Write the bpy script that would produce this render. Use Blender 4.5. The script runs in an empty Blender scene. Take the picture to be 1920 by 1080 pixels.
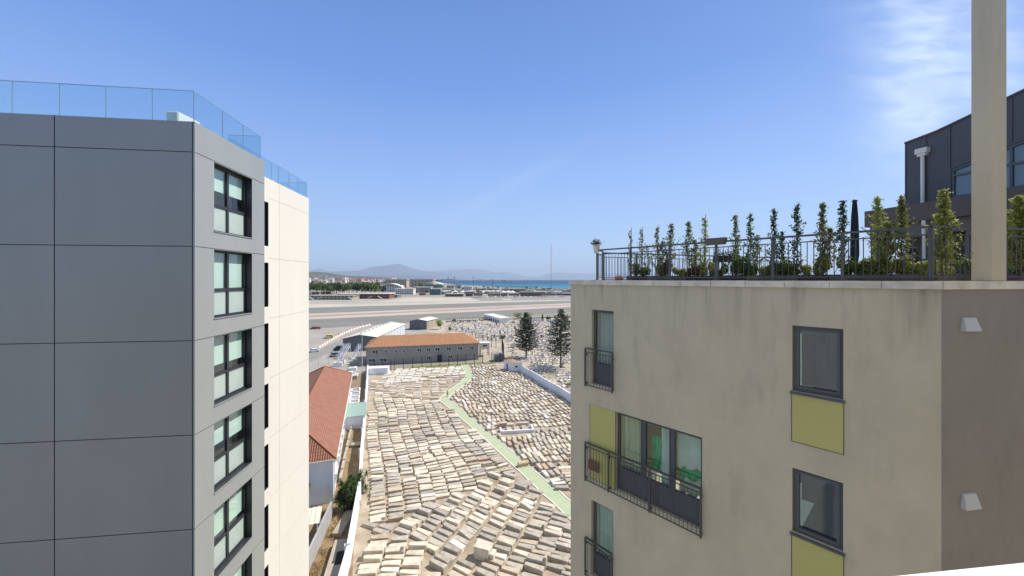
import bpy, bmesh, math, random
from mathutils import Vector, Matrix, noise
R = math.radians
random.seed(11)
sc = bpy.context.scene
COL = sc.collection
# ------------------------------------------------------------------ camera, sky, sun, exposure
F, CX, HY, EYE = 700.0, 960.0, 524.0, 30.0
cam = bpy.data.cameras.new("camera"); camo = bpy.data.objects.new("camera", cam); COL.objects.link(camo)
camo.location = (0, 0, EYE); camo.rotation_euler = (R(90), 0, 0)
cam.sensor_width = 36; cam.lens = 36*F/1920; cam.shift_y = -(540-HY)/1920
cam.clip_start = 0.05; cam.clip_end = 200000
sc.camera = camo
SUN_EL, SUN_AZ = R(50), math.atan2(0.90, 0.43)      # azimuth from +Y towards +X
w = bpy.data.worlds.new("World"); sc.world = w; w.use_nodes = True
nt = w.node_tree; N = nt.nodes; L = nt.links
bg = N['Background']
sky = N.new('ShaderNodeTexSky'); sky.sky_type = 'NISHITA'; sky.sun_disc = False
sky.sun_elevation = SUN_EL; sky.sun_rotation = SUN_AZ
sky.air_density = 1.0; sky.dust_density = 0.6; sky.ozone_density = 2.2; sky.altitude = 30
bg.inputs['Strength'].default_value = 0.115
# thin cirrus in the sky, fixed to directions of the sky itself
tc = N.new('ShaderNodeTexCoord'); sep = N.new('ShaderNodeSeparateXYZ'); L.new(tc.outputs['Generated'], sep.inputs[0])
def wm(op, a, b=None, c=None, clamp=False):
    n = N.new('ShaderNodeMath'); n.operation = op; n.use_clamp = clamp
    for i, v in enumerate((a, b, c)):
        if v is None: continue
        if isinstance(v, (int, float)): n.inputs[i].default_value = v
        else: L.new(v, n.inputs[i])
    return n.outputs[0]
ys = wm('MAXIMUM', sep.outputs['Y'], 0.05)
cu = wm('DIVIDE', sep.outputs['X'], ys); cv = wm('DIVIDE', sep.outputs['Z'], ys)
comb = N.new('ShaderNodeCombineXYZ'); L.new(cu, comb.inputs[0]); L.new(cv, comb.inputs[1])
mp = N.new('ShaderNodeMapping'); mp.inputs['Rotation'].default_value = (0, 0, R(-18)); mp.inputs['Scale'].default_value = (1.6, 6.0, 1)
L.new(comb.outputs[0], mp.inputs[0])
n1 = N.new('ShaderNodeTexNoise'); n1.inputs['Scale'].default_value = 4.5; n1.inputs['Detail'].default_value = 9; n1.inputs['Roughness'].default_value = 0.52
n1.inputs['Distortion'].default_value = 0.35
L.new(mp.outputs[0], n1.inputs['Vector'])
n2 = N.new('ShaderNodeTexNoise'); n2.inputs['Scale'].default_value = 3.2; n2.inputs['Detail'].default_value = 3
L.new(comb.outputs[0], n2.inputs['Vector'])
def gauss(u0, v0, su, sv, rot=0.0):
    du = wm('SUBTRACT', cu, u0); dv = wm('SUBTRACT', cv, v0)
    c, s = math.cos(rot), math.sin(rot)
    a = wm('ADD', wm('MULTIPLY', du, c), wm('MULTIPLY', dv, s)); b = wm('SUBTRACT', wm('MULTIPLY', dv, c), wm('MULTIPLY', du, s))
    a = wm('DIVIDE', a, su); b = wm('DIVIDE', b, sv)
    return wm('EXPONENT', wm('MULTIPLY', wm('ADD', wm('MULTIPLY', a, a), wm('MULTIPLY', b, b)), -1.0))
m1 = gauss(1.20, 0.68, 0.22, 0.26); m2 = gauss(1.08, 0.46, 0.13, 0.16); m3 = gauss(-0.03, 0.235, 0.22, 0.020, 0.5)
edge = wm('MULTIPLY', wm('ADD', m1, wm('MULTIPLY', m2, 0.85)), 1.6)
msk = wm('MULTIPLY', edge, wm('ADD', wm('MULTIPLY', n1.outputs[0], 1.3), -0.14, clamp=True), clamp=True)
msk = wm('MULTIPLY', msk, wm('ADD', wm('MULTIPLY', n2.outputs[0], 2.4), -0.45, clamp=True))
msk = wm('ADD', wm('MULTIPLY', msk, 0.95), wm('MULTIPLY', wm('MULTIPLY', m3, n1.outputs[0]), 0.20), clamp=True)
ST = bg.inputs['Strength'].default_value
ramp = N.new('ShaderNodeValToRGB'); L.new(sep.outputs['Z'], ramp.inputs[0]); ce = ramp.color_ramp
def rc(lst):
    while len(ce.elements) < len(lst): ce.elements.new(.5)
    for el, (p_, c_) in zip(ce.elements, lst): el.position = p_; el.color = (*c_, 1)
rc([(0, (.43, .57, .75)), (.08, (.33, .49, .76)), (.25, (.225, .38, .74)), (.45, (.12, .25, .62)), (.64, (.085, .19, .50)), (.8, (.34, .36, .38)), (1, (.36, .36, .35))])
sc_ = N.new('ShaderNodeVectorMath'); sc_.operation = 'SCALE'; L.new(ramp.outputs[0], sc_.inputs[0]); sc_.inputs[3].default_value = 1/ST
skm = N.new('ShaderNodeMix'); skm.data_type = 'RGBA'; skm.inputs[0].default_value = .85; L.new(sky.outputs[0], skm.inputs[6]); L.new(sc_.outputs[0], skm.inputs[7])
mix = N.new('ShaderNodeMix'); mix.data_type = 'RGBA'
L.new(msk, mix.inputs[0]); L.new(skm.outputs[2], mix.inputs[6]); mix.inputs[7].default_value = (4.8, 5.8, 7.3, 1)
L.new(mix.outputs[2], bg.inputs['Color'])
sl = bpy.data.lights.new("sun", 'SUN'); sl.energy = 4.4; sl.angle = R(0.53); sl.color = (1.0, 0.94, 0.85)
so = bpy.data.objects.new("sun", sl); COL.objects.link(so)
sdir = Vector((math.sin(SUN_AZ)*math.cos(SUN_EL), math.cos(SUN_AZ)*math.cos(SUN_EL), math.sin(SUN_EL)))
so.rotation_euler = sdir.to_track_quat('Z', 'Y').to_euler()
sc.view_settings.view_transform = 'Standard'; sc.view_settings.look = 'None'
sc.view_settings.exposure = 0.43; sc.view_settings.gamma = 1.0
sc.render.engine = 'CYCLES'
sc.cycles.max_bounces = 8; sc.cycles.transparent_max_bounces = 16
sc.cycles.volume_bounces = 0; sc.cycles.use_denoising = True
sc.cycles.caustics_reflective = False; sc.cycles.caustics_refractive = False

# ------------------------------------------------------------------ helpers
def P(px, py, Z): return Vector(((px-CX)/F*Z, Z, EYE+(HY-py)/F*Z))
def G(px, py, h=0.0):
    Z = (EYE-h)*F/(py-HY)
    return Vector(((px-CX)/F*Z, Z, h))
def toPx(v): return (CX+F*v[0]/v[1], HY-F*(v[2]-EYE)/v[1])
def V(*a): return Vector(a)
class MB:
    def __init__(s): s.v = []; s.f = []; s.m = []; s.sm = []
    def poly(s, pts, m=0, smooth=False):
        b = len(s.v); s.v += [tuple(p) for p in pts]; s.f.append(tuple(range(b, b+len(pts)))); s.m.append(m); s.sm.append(smooth)
    def faces(s, vs, fs, m=0, smooth=False):
        b = len(s.v); s.v += [tuple(p) for p in vs]
        for f in fs: s.f.append(tuple(b+i for i in f)); s.m.append(m); s.sm.append(smooth)
    def ppd(s, o, a, b, c, m=0):
        o, a, b, c = Vector(o), Vector(a), Vector(b), Vector(c)
        if a.cross(b).dot(c) < 0: a, b = b, a
        vs = [o, o+a, o+a+b, o+b, o+c, o+a+c, o+a+b+c, o+b+c]
        s.faces(vs, [(3, 2, 1, 0), (4, 5, 6, 7), (0, 1, 5, 4), (1, 2, 6, 5), (2, 3, 7, 6), (3, 0, 4, 7)], m)
    def box(s, c, size, rz=0, m=0):
        cs, sn = math.cos(rz), math.sin(rz); sx, sy, sz = size
        a = Vector((cs*sx, sn*sx, 0)); b = Vector((-sn*sy, cs*sy, 0)); cc = Vector((0, 0, sz))
        s.ppd(Vector(c)-a/2-b/2-cc/2, a, b, cc, m)
    def bbox(s, c, size, rz=0, bv=0.02, m=0):       # box with chamfered edges
        cs, sn = math.cos(rz), math.sin(rz); hx, hy, hz = [q/2 for q in size]; c = Vector(c)
        def T(x, y, z): return c+Vector((cs*x-sn*y, sn*x+cs*y, z))
        ring = lambda ix, iy, z: [T(-hx+ix, -hy+iy+0, z), T(hx-ix, -hy+iy, z), T(hx-ix, hy-iy, z), T(-hx+ix, hy-iy, z)]
        def oct_(i, z):
            return [T(-hx+i+bv, -hy+i, z), T(hx-i-bv, -hy+i, z), T(hx-i, -hy+i+bv, z), T(hx-i, hy-i-bv, z),
                    T(hx-i-bv, hy-i, z), T(-hx+i+bv, hy-i, z), T(-hx+i, hy-i-bv, z), T(-hx+i, -hy+i+bv, z)]
        rs = [oct_(bv, -hz), oct_(0, -hz+bv), oct_(0, hz-bv), oct_(bv, hz)]
        vs = sum(rs, []); fs = [tuple(reversed(range(8))), tuple(24+i for i in range(8))]
        for k in range(3):
            for i in range(8): j = (i+1) % 8; fs.append((8*k+i, 8*k+j, 8*k+8+j, 8*k+8+i))
        s.faces(vs, fs, m)
    def prism(s, fp, z0, z1, m=0, mt=None):
        n = len(fp); fp = [Vector((p[0], p[1], 0)) for p in fp]
        ar = sum(fp[i].x*fp[(i+1) % n].y-fp[(i+1) % n].x*fp[i].y for i in range(n))
        if ar < 0: fp = fp[::-1]
        vs = [p+V(0, 0, z0) for p in fp]+[p+V(0, 0, z1) for p in fp]
        s.faces(vs, [tuple(reversed(range(n)))]+[(i, (i+1) % n, n+(i+1) % n, n+i) for i in range(n)], m)
        s.poly(vs[n:], m if mt is None else mt)
    def tube(s, pts, r, n=6, m=0, cap=True, smooth=True):
        pts = [Vector(p) for p in pts]; rr = r if isinstance(r, (list, tuple)) else [r]*len(pts)
        rings = []; prev = None
        for i, p in enumerate(pts):
            d = (pts[min(i+1, len(pts)-1)]-pts[max(i-1, 0)]).normalized()
            up = V(0, 0, 1) if abs(d.z) < 0.9 else V(1, 0, 0)
            x = d.cross(up).normalized(); y = x.cross(d).normalized()
            rings.append([p+(x*math.cos(2*math.pi*k/n)+y*math.sin(2*math.pi*k/n))*rr[i] for k in range(n)])
        vs = sum(rings, []); fs = []
        for i in range(len(pts)-1):
            for k in range(n): fs.append((i*n+k, i*n+(k+1) % n, (i+1)*n+(k+1) % n, (i+1)*n+k))
        s.faces(vs, fs, m, smooth)
        if cap: s.poly(rings[0][::-1], m); s.poly(rings[-1], m)
    def bar(s, a, b, wd, ht, m=0, up=V(0, 0, 1)):
        a, b = Vector(a), Vector(b); d = b-a; x = d.cross(up)
        x = (x if x.length > 1e-6 else V(1, 0, 0)).normalized(); y = x.cross(d).normalized()
        s.ppd(a-x*wd/2-y*ht/2, d, x*wd, y*ht, m)
    def lathe(s, c, prof, n=12, m=0):
        c = Vector(c); vs = []; fs = []
        for r, z in prof: vs += [c+V(r*math.cos(2*math.pi*k/n), r*math.sin(2*math.pi*k/n), z) for k in range(n)]
        for i in range(len(prof)-1):
            for k in range(n): fs.append((i*n+k, i*n+(k+1) % n, (i+1)*n+(k+1) % n, (i+1)*n+k))
        s.faces(vs, fs, m, True); s.poly(vs[:n][::-1], m); s.poly(vs[-n:], m)
    def quadleaf(s, c, size, m=0, flat=0.0, asp=0.55):
        a = Vector((random.gauss(0, 1), random.gauss(0, 1), random.gauss(0, 1)*(1-flat))).normalized()
        b = a.cross(Vector((random.gauss(0, 1), random.gauss(0, 1), random.gauss(0, 1)))).normalized()
        a = a*size*.5; b = b*size*.5*asp
        s.poly([c-a, c-a*.2+b, c+a, c-a*.2-b], m)
    def build(s, name, mats, parent=None):
        me = bpy.data.meshes.new(name); me.from_pydata(s.v, [], s.f)
        mats = mats if isinstance(mats, (list, tuple)) else [mats]
        for q in mats: me.materials.append(q)
        me.polygons.foreach_set('material_index', s.m); me.polygons.foreach_set('use_smooth', s.sm); me.update()
        o = bpy.data.objects.new(name, me); COL.objects.link(o)
        if parent: o.parent = parent; o.matrix_parent_inverse = Matrix.Translation(-parent.location) if parent.get('_abs') else Matrix()
        return o
def tag(o, label=None, cat=None, group=None, kind=None):
    if label: o['label'] = label
    if cat: o['category'] = cat
    if group: o['group'] = group
    if kind: o['kind'] = kind
    return o
def empty(name, loc, label, cat, group=None, rz=0, absolute=True):
    # absolute: parts are modelled in world coordinates; otherwise in the thing's own frame
    o = bpy.data.objects.new(name, None); COL.objects.link(o); o.location = loc; o.rotation_euler = (0, 0, rz); o.empty_display_size = .3
    if absolute: o['_abs'] = 1
    return tag(o, label, cat, group)
def copy_tree(o, parent=None):
    c = o.copy(); COL.objects.link(c)
    if parent: c.parent = parent
    for ch in [q for q in o.children]: copy_tree(ch, c)
    return c
def sub(mb, name, m, part):      # sub-part modelled in the same frame as its part
    o = mb.build(name, m); o.parent = part; return o

def owords(n):
    ones = ['', 'first', 'second', 'third', 'fourth', 'fifth', 'sixth', 'seventh', 'eighth', 'ninth', 'tenth', 'eleventh', 'twelfth', 'thirteenth', 'fourteenth', 'fifteenth', 'sixteenth', 'seventeenth', 'eighteenth', 'nineteenth']
    if n < 20: return ones[n]
    t, r = divmod(n, 10); tens = ['', '', 'twent', 'thirt', 'fort', 'fift', 'sixt', 'sevent', 'eight', 'ninet'][t % 10]
    return tens+'ieth' if r == 0 else tens+'y-'+ones[r]
def number(objs, fmt):
    for k, o in enumerate(sorted(objs, key=lambda o: toPx(o.location)[0])): o['label'] = fmt(o, owords(k+1))
# ------------------------------------------------------------------ materials
def mat(name, col, rough=.8, var=0.0, scale=1.0, bump=0.0, bscale=None, metal=0.0, spec=None, col2=None, detail=4, sc3=(1, 1, 1), island=0.0, rot=0.0):
    m = bpy.data.materials.new(name); m.use_nodes = True; nt = m.node_tree; N, L = nt.nodes, nt.links; b = N['Principled BSDF']
    b.inputs['Roughness'].default_value = rough; b.inputs['Metallic'].default_value = metal
    if spec is not None: b.inputs['Specular IOR Level'].default_value = spec
    c = Vector(col[:3])
    geo = N.new('ShaderNodeNewGeometry'); mp = N.new('ShaderNodeMapping'); mp.inputs['Scale'].default_value = sc3; mp.inputs['Rotation'].default_value = (0, 0, rot)
    L.new(geo.outputs['Position'], mp.inputs[0])
    out = None
    if var or col2:
        n = N.new('ShaderNodeTexNoise'); n.inputs['Scale'].default_value = scale; n.inputs['Detail'].default_value = detail; n.inputs['Roughness'].default_value = .62
        L.new(mp.outputs[0], n.inputs['Vector'])
        r = N.new('ShaderNodeValToRGB'); L.new(n.outputs[0], r.inputs[0])
        lo = Vector(col2) if col2 else c*(1-var); hi = c if col2 else c*(1+var)
        r.color_ramp.elements[0].position = .32; r.color_ramp.elements[1].position = .68
        r.color_ramp.elements[0].color = (*lo, 1); r.color_ramp.elements[1].color = (*[min(1, q) for q in hi], 1)
        out = r.outputs[0]
    if island:
        mul = N.new('ShaderNodeMath'); mul.operation = 'MULTIPLY_ADD'; oi = N.new('ShaderNodeObjectInfo')
        ad = N.new('ShaderNodeMath'); ad.operation = 'ADD'; fr = N.new('ShaderNodeMath'); fr.operation = 'FRACT'
        L.new(geo.outputs['Random Per Island'], ad.inputs[0]); L.new(oi.outputs['Random'], ad.inputs[1]); L.new(ad.outputs[0], fr.inputs[0])
        L.new(fr.outputs[0], mul.inputs[0]); mul.inputs[1].default_value = 2*island; mul.inputs[2].default_value = 1-island
        hs = N.new('ShaderNodeHueSaturation'); L.new(mul.outputs[0], hs.inputs['Value'])
        if out: L.new(out, hs.inputs['Color'])
        else: hs.inputs['Color'].default_value = (*c, 1)
        out = hs.outputs[0]
    if out: L.new(out, b.inputs['Base Color'])
    else: b.inputs['Base Color'].default_value = (*c, 1)
    if bump:
        n = N.new('ShaderNodeTexNoise'); n.inputs['Scale'].default_value = bscale or scale*6; n.inputs['Detail'].default_value = 5
        L.new(mp.outputs[0], n.inputs['Vector'])
        bp = N.new('ShaderNodeBump'); bp.inputs['Strength'].default_value = bump; bp.inputs['Distance'].default_value = .02
        L.new(n.outputs[0], bp.inputs['Height']); L.new(bp.outputs[0], b.inputs['Normal'])
    return m
def leafmat(name, col, tr=.35, var=.35, col2=None):
    m = mat(name, col, .55, island=var, col2=col2, scale=1.5 if col2 else 1)
    b = m.node_tree.nodes['Principled BSDF']; b.inputs['Specular IOR Level'].default_value = .3
    N, L = m.node_tree.nodes, m.node_tree.links
    t = N.new('ShaderNodeBsdfTranslucent'); mx = N.new('ShaderNodeMixShader'); mx.inputs[0].default_value = tr
    src = b.inputs['Base Color'].links[0].from_socket; L.new(src, t.inputs[0])
    o = N['Material Output']; L.new(b.outputs[0], mx.inputs[1]); L.new(t.outputs[0], mx.inputs[2]); L.new(mx.outputs[0], o.inputs[0])
    return m
def glass(name, tint=(.75, .9, .95), refl=1.0, rough=.0, ior=1.5, dark=0.0):
    # thin sheet of glass: tinted see-through plus a Fresnel reflection
    m = bpy.data.materials.new(name); m.use_nodes = True; nt = m.node_tree; N, L = nt.nodes, nt.links
    N.remove(N['Principled BSDF']); o = N['Material Output']
    t = N.new('ShaderNodeBsdfTransparent'); t.inputs[0].default_value = (*tint, 1)
    g = N.new('ShaderNodeBsdfGlossy'); g.inputs['Roughness'].default_value = rough; g.inputs[0].default_value = (refl, refl, refl, 1)
    geo = N.new('ShaderNodeNewGeometry'); dt = N.new('ShaderNodeVectorMath'); dt.operation = 'DOT_PRODUCT'; L.new(geo.outputs['Normal'], dt.inputs[0]); L.new(geo.outputs['Incoming'], dt.inputs[1])
    def mth(op, a, b=0.0):
        n = N.new('ShaderNodeMath'); n.operation = op; n.use_clamp = op == 'ADD'
        for i, q in enumerate((a, b)):
            if isinstance(q, float): n.inputs[i].default_value = q
            else: L.new(q, n.inputs[i])
        return n.outputs[0]
    f0 = ((ior-1)/(ior+1))**2; c_ = mth('SUBTRACT', 1.0, mth('ABSOLUTE', dt.outputs['Value']))
    fz = mth('ADD', mth('MULTIPLY', mth('POWER', c_, 5.0), 1.0-f0), f0)     # Schlick reflectance, the same from both sides
    mx = N.new('ShaderNodeMixShader'); L.new(fz, mx.inputs[0]); L.new(t.outputs[0], mx.inputs[1]); L.new(g.outputs[0], mx.inputs[2])
    L.new(mx.outputs[0], o.inputs[0]); return m
def stucco(name, col, stain, amount=.5, streak=(2.2, 2.2, .35), ztop=None):
    m = bpy.data.materials.new(name); m.use_nodes = True; nt = m.node_tree; N, L = nt.nodes, nt.links; b = N['Principled BSDF']
    b.inputs['Roughness'].default_value = .92; b.inputs['Specular IOR Level'].default_value = .2
    geo = N.new('ShaderNodeNewGeometry')
    def nz(scl, s3, det=6, ro=.65):
        mp = N.new('ShaderNodeMapping'); mp.inputs['Scale'].default_value = s3; L.new(geo.outputs['Position'], mp.inputs[0])
        n = N.new('ShaderNodeTexNoise'); n.inputs['Scale'].default_value = scl; n.inputs['Detail'].default_value = det; n.inputs['Roughness'].default_value = ro
        L.new(mp.outputs[0], n.inputs['Vector']); return n.outputs[0]
    def ramp(s, a, bb):
        r = N.new('ShaderNodeMapRange'); r.inputs[1].default_value = a; r.inputs[2].default_value = bb; L.new(s, r.inputs[0]); return r.outputs[0]
    def mul(a, bb):
        n = N.new('ShaderNodeMath'); n.operation = 'MULTIPLY'
        for i, q in enumerate((a, bb)):
            if isinstance(q, float): n.inputs[i].default_value = q
            else: L.new(q, n.inputs[i])
        return n.outputs[0]
    a = mul(ramp(nz(2.2, streak), .5, .72), ramp(nz(.55, (1, 1, 1), 2), .40, .62))
    f = ramp(nz(9, (1, 1, .55), 8, .75), .57, .70)
    tot = N.new('ShaderNodeMath'); tot.operation = 'ADD'; tot.use_clamp = True; L.new(mul(a, amount), tot.inputs[0]); L.new(mul(mul(f, ramp(nz(.8, (1, 1, 1), 3), .45, .65)), amount*.6), tot.inputs[1])
    fac = tot.outputs[0]
    if ztop:      # run-off streaks below the coping, and an even darker band along the top
        sp = N.new('ShaderNodeSeparateXYZ'); L.new(geo.outputs['Position'], sp.inputs[0])
        zz = ramp(sp.outputs['Z'], ztop-2.0, ztop); zz = mul(zz, zz); st = mul(mul(ramp(nz(5.5, (1, 1, .07), 5, .6), .47, .66), zz), .62); zb_ = ramp(sp.outputs['Z'], ztop-.22, ztop+.02)
        a2 = N.new('ShaderNodeMath'); a2.operation = 'ADD'; a2.use_clamp = True; L.new(fac, a2.inputs[0]); L.new(st, a2.inputs[1])
        a3 = N.new('ShaderNodeMath'); a3.operation = 'ADD'; a3.use_clamp = True; L.new(a2.outputs[0], a3.inputs[0]); L.new(mul(mul(zb_, zb_), .35), a3.inputs[1]); fac = a3.outputs[0]
    mx = N.new('ShaderNodeMix'); mx.data_type = 'RGBA'; mx.inputs[6].default_value = (*col, 1); mx.inputs[7].default_value = (*stain, 1); L.new(fac, mx.inputs[0])
    r2 = N.new('ShaderNodeMix'); r2.data_type = 'RGBA'; r2.blend_type = 'MULTIPLY'; r2.inputs[0].default_value = 1
    vr = N.new('ShaderNodeMapRange'); vr.inputs[1].default_value = .3; vr.inputs[2].default_value = .7; vr.inputs[3].default_value = .93; vr.inputs[4].default_value = 1.05
    L.new(nz(1.3, (1, 1, .6), 4), vr.inputs[0]); L.new(mx.outputs[2], r2.inputs[6]); L.new(vr.outputs[0], r2.inputs[7]); L.new(r2.outputs[2], b.inputs['Base Color'])
    bp = N.new('ShaderNodeBump'); bp.inputs['Strength'].default_value = .25; bp.inputs['Distance'].default_value = .01; L.new(nz(30, (1, 1, 1), 4), bp.inputs['Height']); L.new(bp.outputs[0], b.inputs['Normal'])
    return m
def tiles(name, col, ang, pitch=.24, dark=.6, depth=.05):
    # clay tiles: ribs running down the slope and courses across, by position in the roof's own heading
    m = mat(name, col, .8, var=.14, scale=.9, rot=0); nt = m.node_tree; N, L = nt.nodes, nt.links; b = N['Principled BSDF']
    geo = N.new('ShaderNodeNewGeometry'); mp = N.new('ShaderNodeMapping'); mp.inputs['Rotation'].default_value = (0, 0, -ang); L.new(geo.outputs['Position'], mp.inputs[0])
    wv = N.new('ShaderNodeTexWave'); wv.bands_direction = 'X'; wv.inputs['Scale'].default_value = 1/pitch/3.18*1.0; L.new(mp.outputs[0], wv.inputs[0])
    w2 = N.new('ShaderNodeTexWave'); w2.bands_direction = 'Y'; w2.wave_profile = 'SAW'; w2.inputs['Scale'].default_value = 1/(pitch*1.5)/3.18; L.new(mp.outputs[0], w2.inputs[0])
    ad = N.new('ShaderNodeMath'); ad.operation = 'ADD'; L.new(wv.outputs[1], ad.inputs[0]); L.new(w2.outputs[1], ad.inputs[1])
    bp = N.new('ShaderNodeBump'); bp.inputs['Strength'].default_value = 1; bp.inputs['Distance'].default_value = depth; L.new(ad.outputs[0], bp.inputs['Height']); L.new(bp.outputs[0], b.inputs['Normal'])
    src = b.inputs['Base Color'].links[0].from_socket
    mr = N.new('ShaderNodeMapRange'); mr.inputs[1].default_value = .0; mr.inputs[2].default_value = .9; mr.inputs[3].default_value = dark; mr.inputs[4].default_value = 1.05; L.new(ad.outputs[0], mr.inputs[0])
    mx = N.new('ShaderNodeMix'); mx.data_type = 'RGBA'; mx.blend_type = 'MULTIPLY'; mx.inputs[0].default_value = 1; L.new(src, mx.inputs[6]); L.new(mr.outputs[0], mx.inputs[7]); L.new(mx.outputs[2], b.inputs['Base Color'])
    return m
M = {}
M['greypaint'] = mat('grey_cladding', (.29, .305, .297), .30, var=.05, scale=.45, sc3=(1, 1, .2), spec=.5, bump=.12, bscale=.5)
M['gap'] = mat('joint', (.11, .115, .12), .9)
M['cream'] = mat('cream_render', (.66, .63, .56), .85, var=.03, scale=.4, sc3=(1, 1, .4))
M['creamgap'] = mat('cream_joint', (.42, .38, .31), .9)
M['anthracite'] = mat('anthracite_metal', (.028, .031, .036), .42, spec=.5)
M['slate'] = mat('grey_blue_metal', (.10, .112, .125), .45, var=.05, scale=3)
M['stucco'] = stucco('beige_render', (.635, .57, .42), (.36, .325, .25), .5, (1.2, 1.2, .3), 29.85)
M['stucco2'] = stucco('shaded_beige_render', (.335, .305, .27), (.2, .18, .15), .3)  # same render as the facade, with its shade put into a darker colour
M['warmwall'] = mat('warm_bounce_render', (.62, .55, .43), .9, var=.05, scale=.5)  # for the unseen wall behind the camera, coloured to bounce warm light
M['pillar'] = stucco('pillar_render', (.64, .57, .42), (.3, .27, .2), .25)
M['coping'] = mat('stone_coping', (.74, .69, .58), .85, var=.2, scale=2.5, bump=.4, bscale=12)
M['yellow'] = mat('yellow_green_panel', (.55, .52, .18), .38, var=.03, scale=.8)
M['dark_in'] = mat('dark_interior', (.02, .022, .024), .9)
M['room'] = mat('room_wall', (.5, .47, .40), .9, var=.1, scale=1.2)
M['blind'] = mat('white_blind', (.66, .74, .70), .8, var=.03, scale=2)
M['frost'] = mat('frosted_glass', (.42, .50, .46), .22, var=.05, scale=1.4, spec=.6)
M['winglass'] = glass('window_glass', (.92, .97, .95), 1.0, 0, 1.5)
M['shopglass'] = glass('reflective_glass', (.45, .55, .56), 1.0, 0, 2.0)
M['balglass'] = glass('balustrade_glass', (.88, .94, .96), .9, 0, 1.38)
M['glassedge'] = mat('glass_edge', (.30, .46, .55), .2)
M['whitepl'] = mat('white_plastic', (.72, .72, .68), .45)
M['vent'] = mat('white_hood', (.62, .62, .60), .5)
M['palecurt'] = mat('pale_blue_blind', (.50, .60, .68), .8, var=.06, scale=3, sc3=(3, 3, .2))
M['curtain_refl'] = mat('beige_reflection_curtain', (.60, .56, .47), .9, var=.08, scale=4, sc3=(3, 3, .2))
M['curtain'] = mat('sheer_curtain', (.66, .64, .42), .9, var=.22, scale=5, sc3=(3, 3, .15))
M['green_cloth'] = mat('green_plastic_sheet', (.06, .50, .22), .5, var=.4, scale=4)
M['palegreen'] = mat('pale_green_sheet', (.66, .80, .68), .6, var=.25, scale=3)
M['penth'] = mat('zinc_cladding', (.092, .095, .105), .5, var=.06, scale=1, spec=.4)
M['fascia'] = mat('brown_grey_fascia', (.105, .088, .082), .7)
M['soffit'] = mat('grey_wall', (.16, .15, .145), .8)
M['railing'] = mat('grey_steel_railing', (.095, .10, .105), .45, metal=.2)
M['rust'] = mat('rust', (.20, .10, .06), .9)
M['planter'] = mat('brown_grey_planter', (.13, .115, .105), .7, var=.2, scale=5)
M['planterd'] = mat('dark_planter', (.045, .045, .048), .6)
M['terra'] = mat('terracotta', (.35, .13, .06), .8)
M['soil'] = mat('soil', (.07, .05, .035), 1)
M['bark'] = mat('bark', (.13, .095, .07), .95, var=.3, scale=8)
M['leaf_y'] = leafmat('yellow_green_leaf', (.33, .36, .10), .4, .4)
M['leaf_g'] = leafmat('mid_green_leaf', (.12, .19, .05), .35, .45)
M['leaf_o'] = leafmat('olive_leaf', (.19, .21, .075), .4, .45)
M['leaf_d'] = leafmat('dark_green_leaf', (.05, .085, .028), .25, .45)
M['leaf_r'] = leafmat('reddish_leaf', (.20, .09, .055), .3, .4)
M['arau'] = leafmat('dark_conifer_leaf', (.028, .044, .018), .12, .4)
M['yucca'] = leafmat('yucca_leaf', (.055, .105, .022), .3, .4)
M['white'] = mat('white_wash', (.78, .78, .78), .85, var=.06, scale=.8)
M['wallw'] = mat('weathered_whitewash', (.74, .75, .78), .85, var=.10, scale=.35)
M['asphalt'] = mat('runway_asphalt', (.185, .183, .158), .9, var=.16, scale=.03, detail=9, sc3=(.35, 3, 1), rot=R(-27))
M['apron'] = mat('concrete_apron', (.34, .31, .255), .9, var=.2, scale=.02, detail=8, sc3=(1, 3, 1), rot=R(25))
M['sand'] = mat('pink_sand_strip', (.44, .375, .32), .95, var=.10, scale=.02, detail=8)
M['redsand'] = mat('brown_strip', (.33, .235, .20), .95, var=.12, scale=.05)
M['lightstrip'] = mat('pale_concrete', (.44, .40, .335), .9, var=.12, scale=.02, detail=8)
M['yard'] = mat('yard_tarmac', (.32, .295, .255), .9, var=.16, scale=.12, detail=8)
M['road'] = mat('road_tarmac', (.255, .24, .215), .9, var=.12, scale=.15, detail=8)
M['land'] = mat('dry_land', (.36, .325, .27), .95, col2=(.22, .215, .16), scale=.006, detail=10)
M['earth'] = mat('cemetery_earth', (.47, .395, .30), .95, col2=(.26, .205, .14), scale=.35, detail=8, bump=.5, bscale=3)
M['earth2'] = mat('pale_gravel', (.50, .44, .36), .95, col2=(.29, .245, .18), scale=.25, detail=9)
M['dryearth'] = mat('dry_grass_ground', (.33, .235, .125), .95, col2=(.17, .125, .075), scale=.7, detail=9, bump=.6, bscale=8)
M['straw'] = mat('dry_grass_blades', (.42, .31, .16), .9, island=.35)
M['lawn'] = mat('lawn', (.22, .25, .09), .95, col2=(.13, .17, .05), scale=1.2, detail=8)
M['pathgreen'] = mat('green_painted_path', (.34, .45, .26), .85, col2=(.46, .45, .32), scale=.8, detail=8)
M['curb'] = mat('white_path_edge', (.72, .70, .64), .9, var=.12, scale=1.5)
M['tomb0'] = mat('bleached_limestone', (.75, .685, .56), .92, col2=(.50, .43, .32), scale=1.6, detail=7, island=.12, bump=.4, bscale=8)
M['tomb1'] = mat('grey_weathered_stone', (.50, .45, .375), .92, col2=(.34, .30, .245), scale=1.6, detail=7, island=.15, bump=.4, bscale=8)
M['tomb2'] = mat('tan_stone', (.56, .48, .37), .92, col2=(.36, .29, .20), scale=1.6, detail=7, island=.13, bump=.4, bscale=8)
M['tomb3'] = mat('whitish_stone', (.74, .70, .62), .85, col2=(.58, .53, .46), scale=1.6, detail=7, island=.08, bump=.3, bscale=8)
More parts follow.
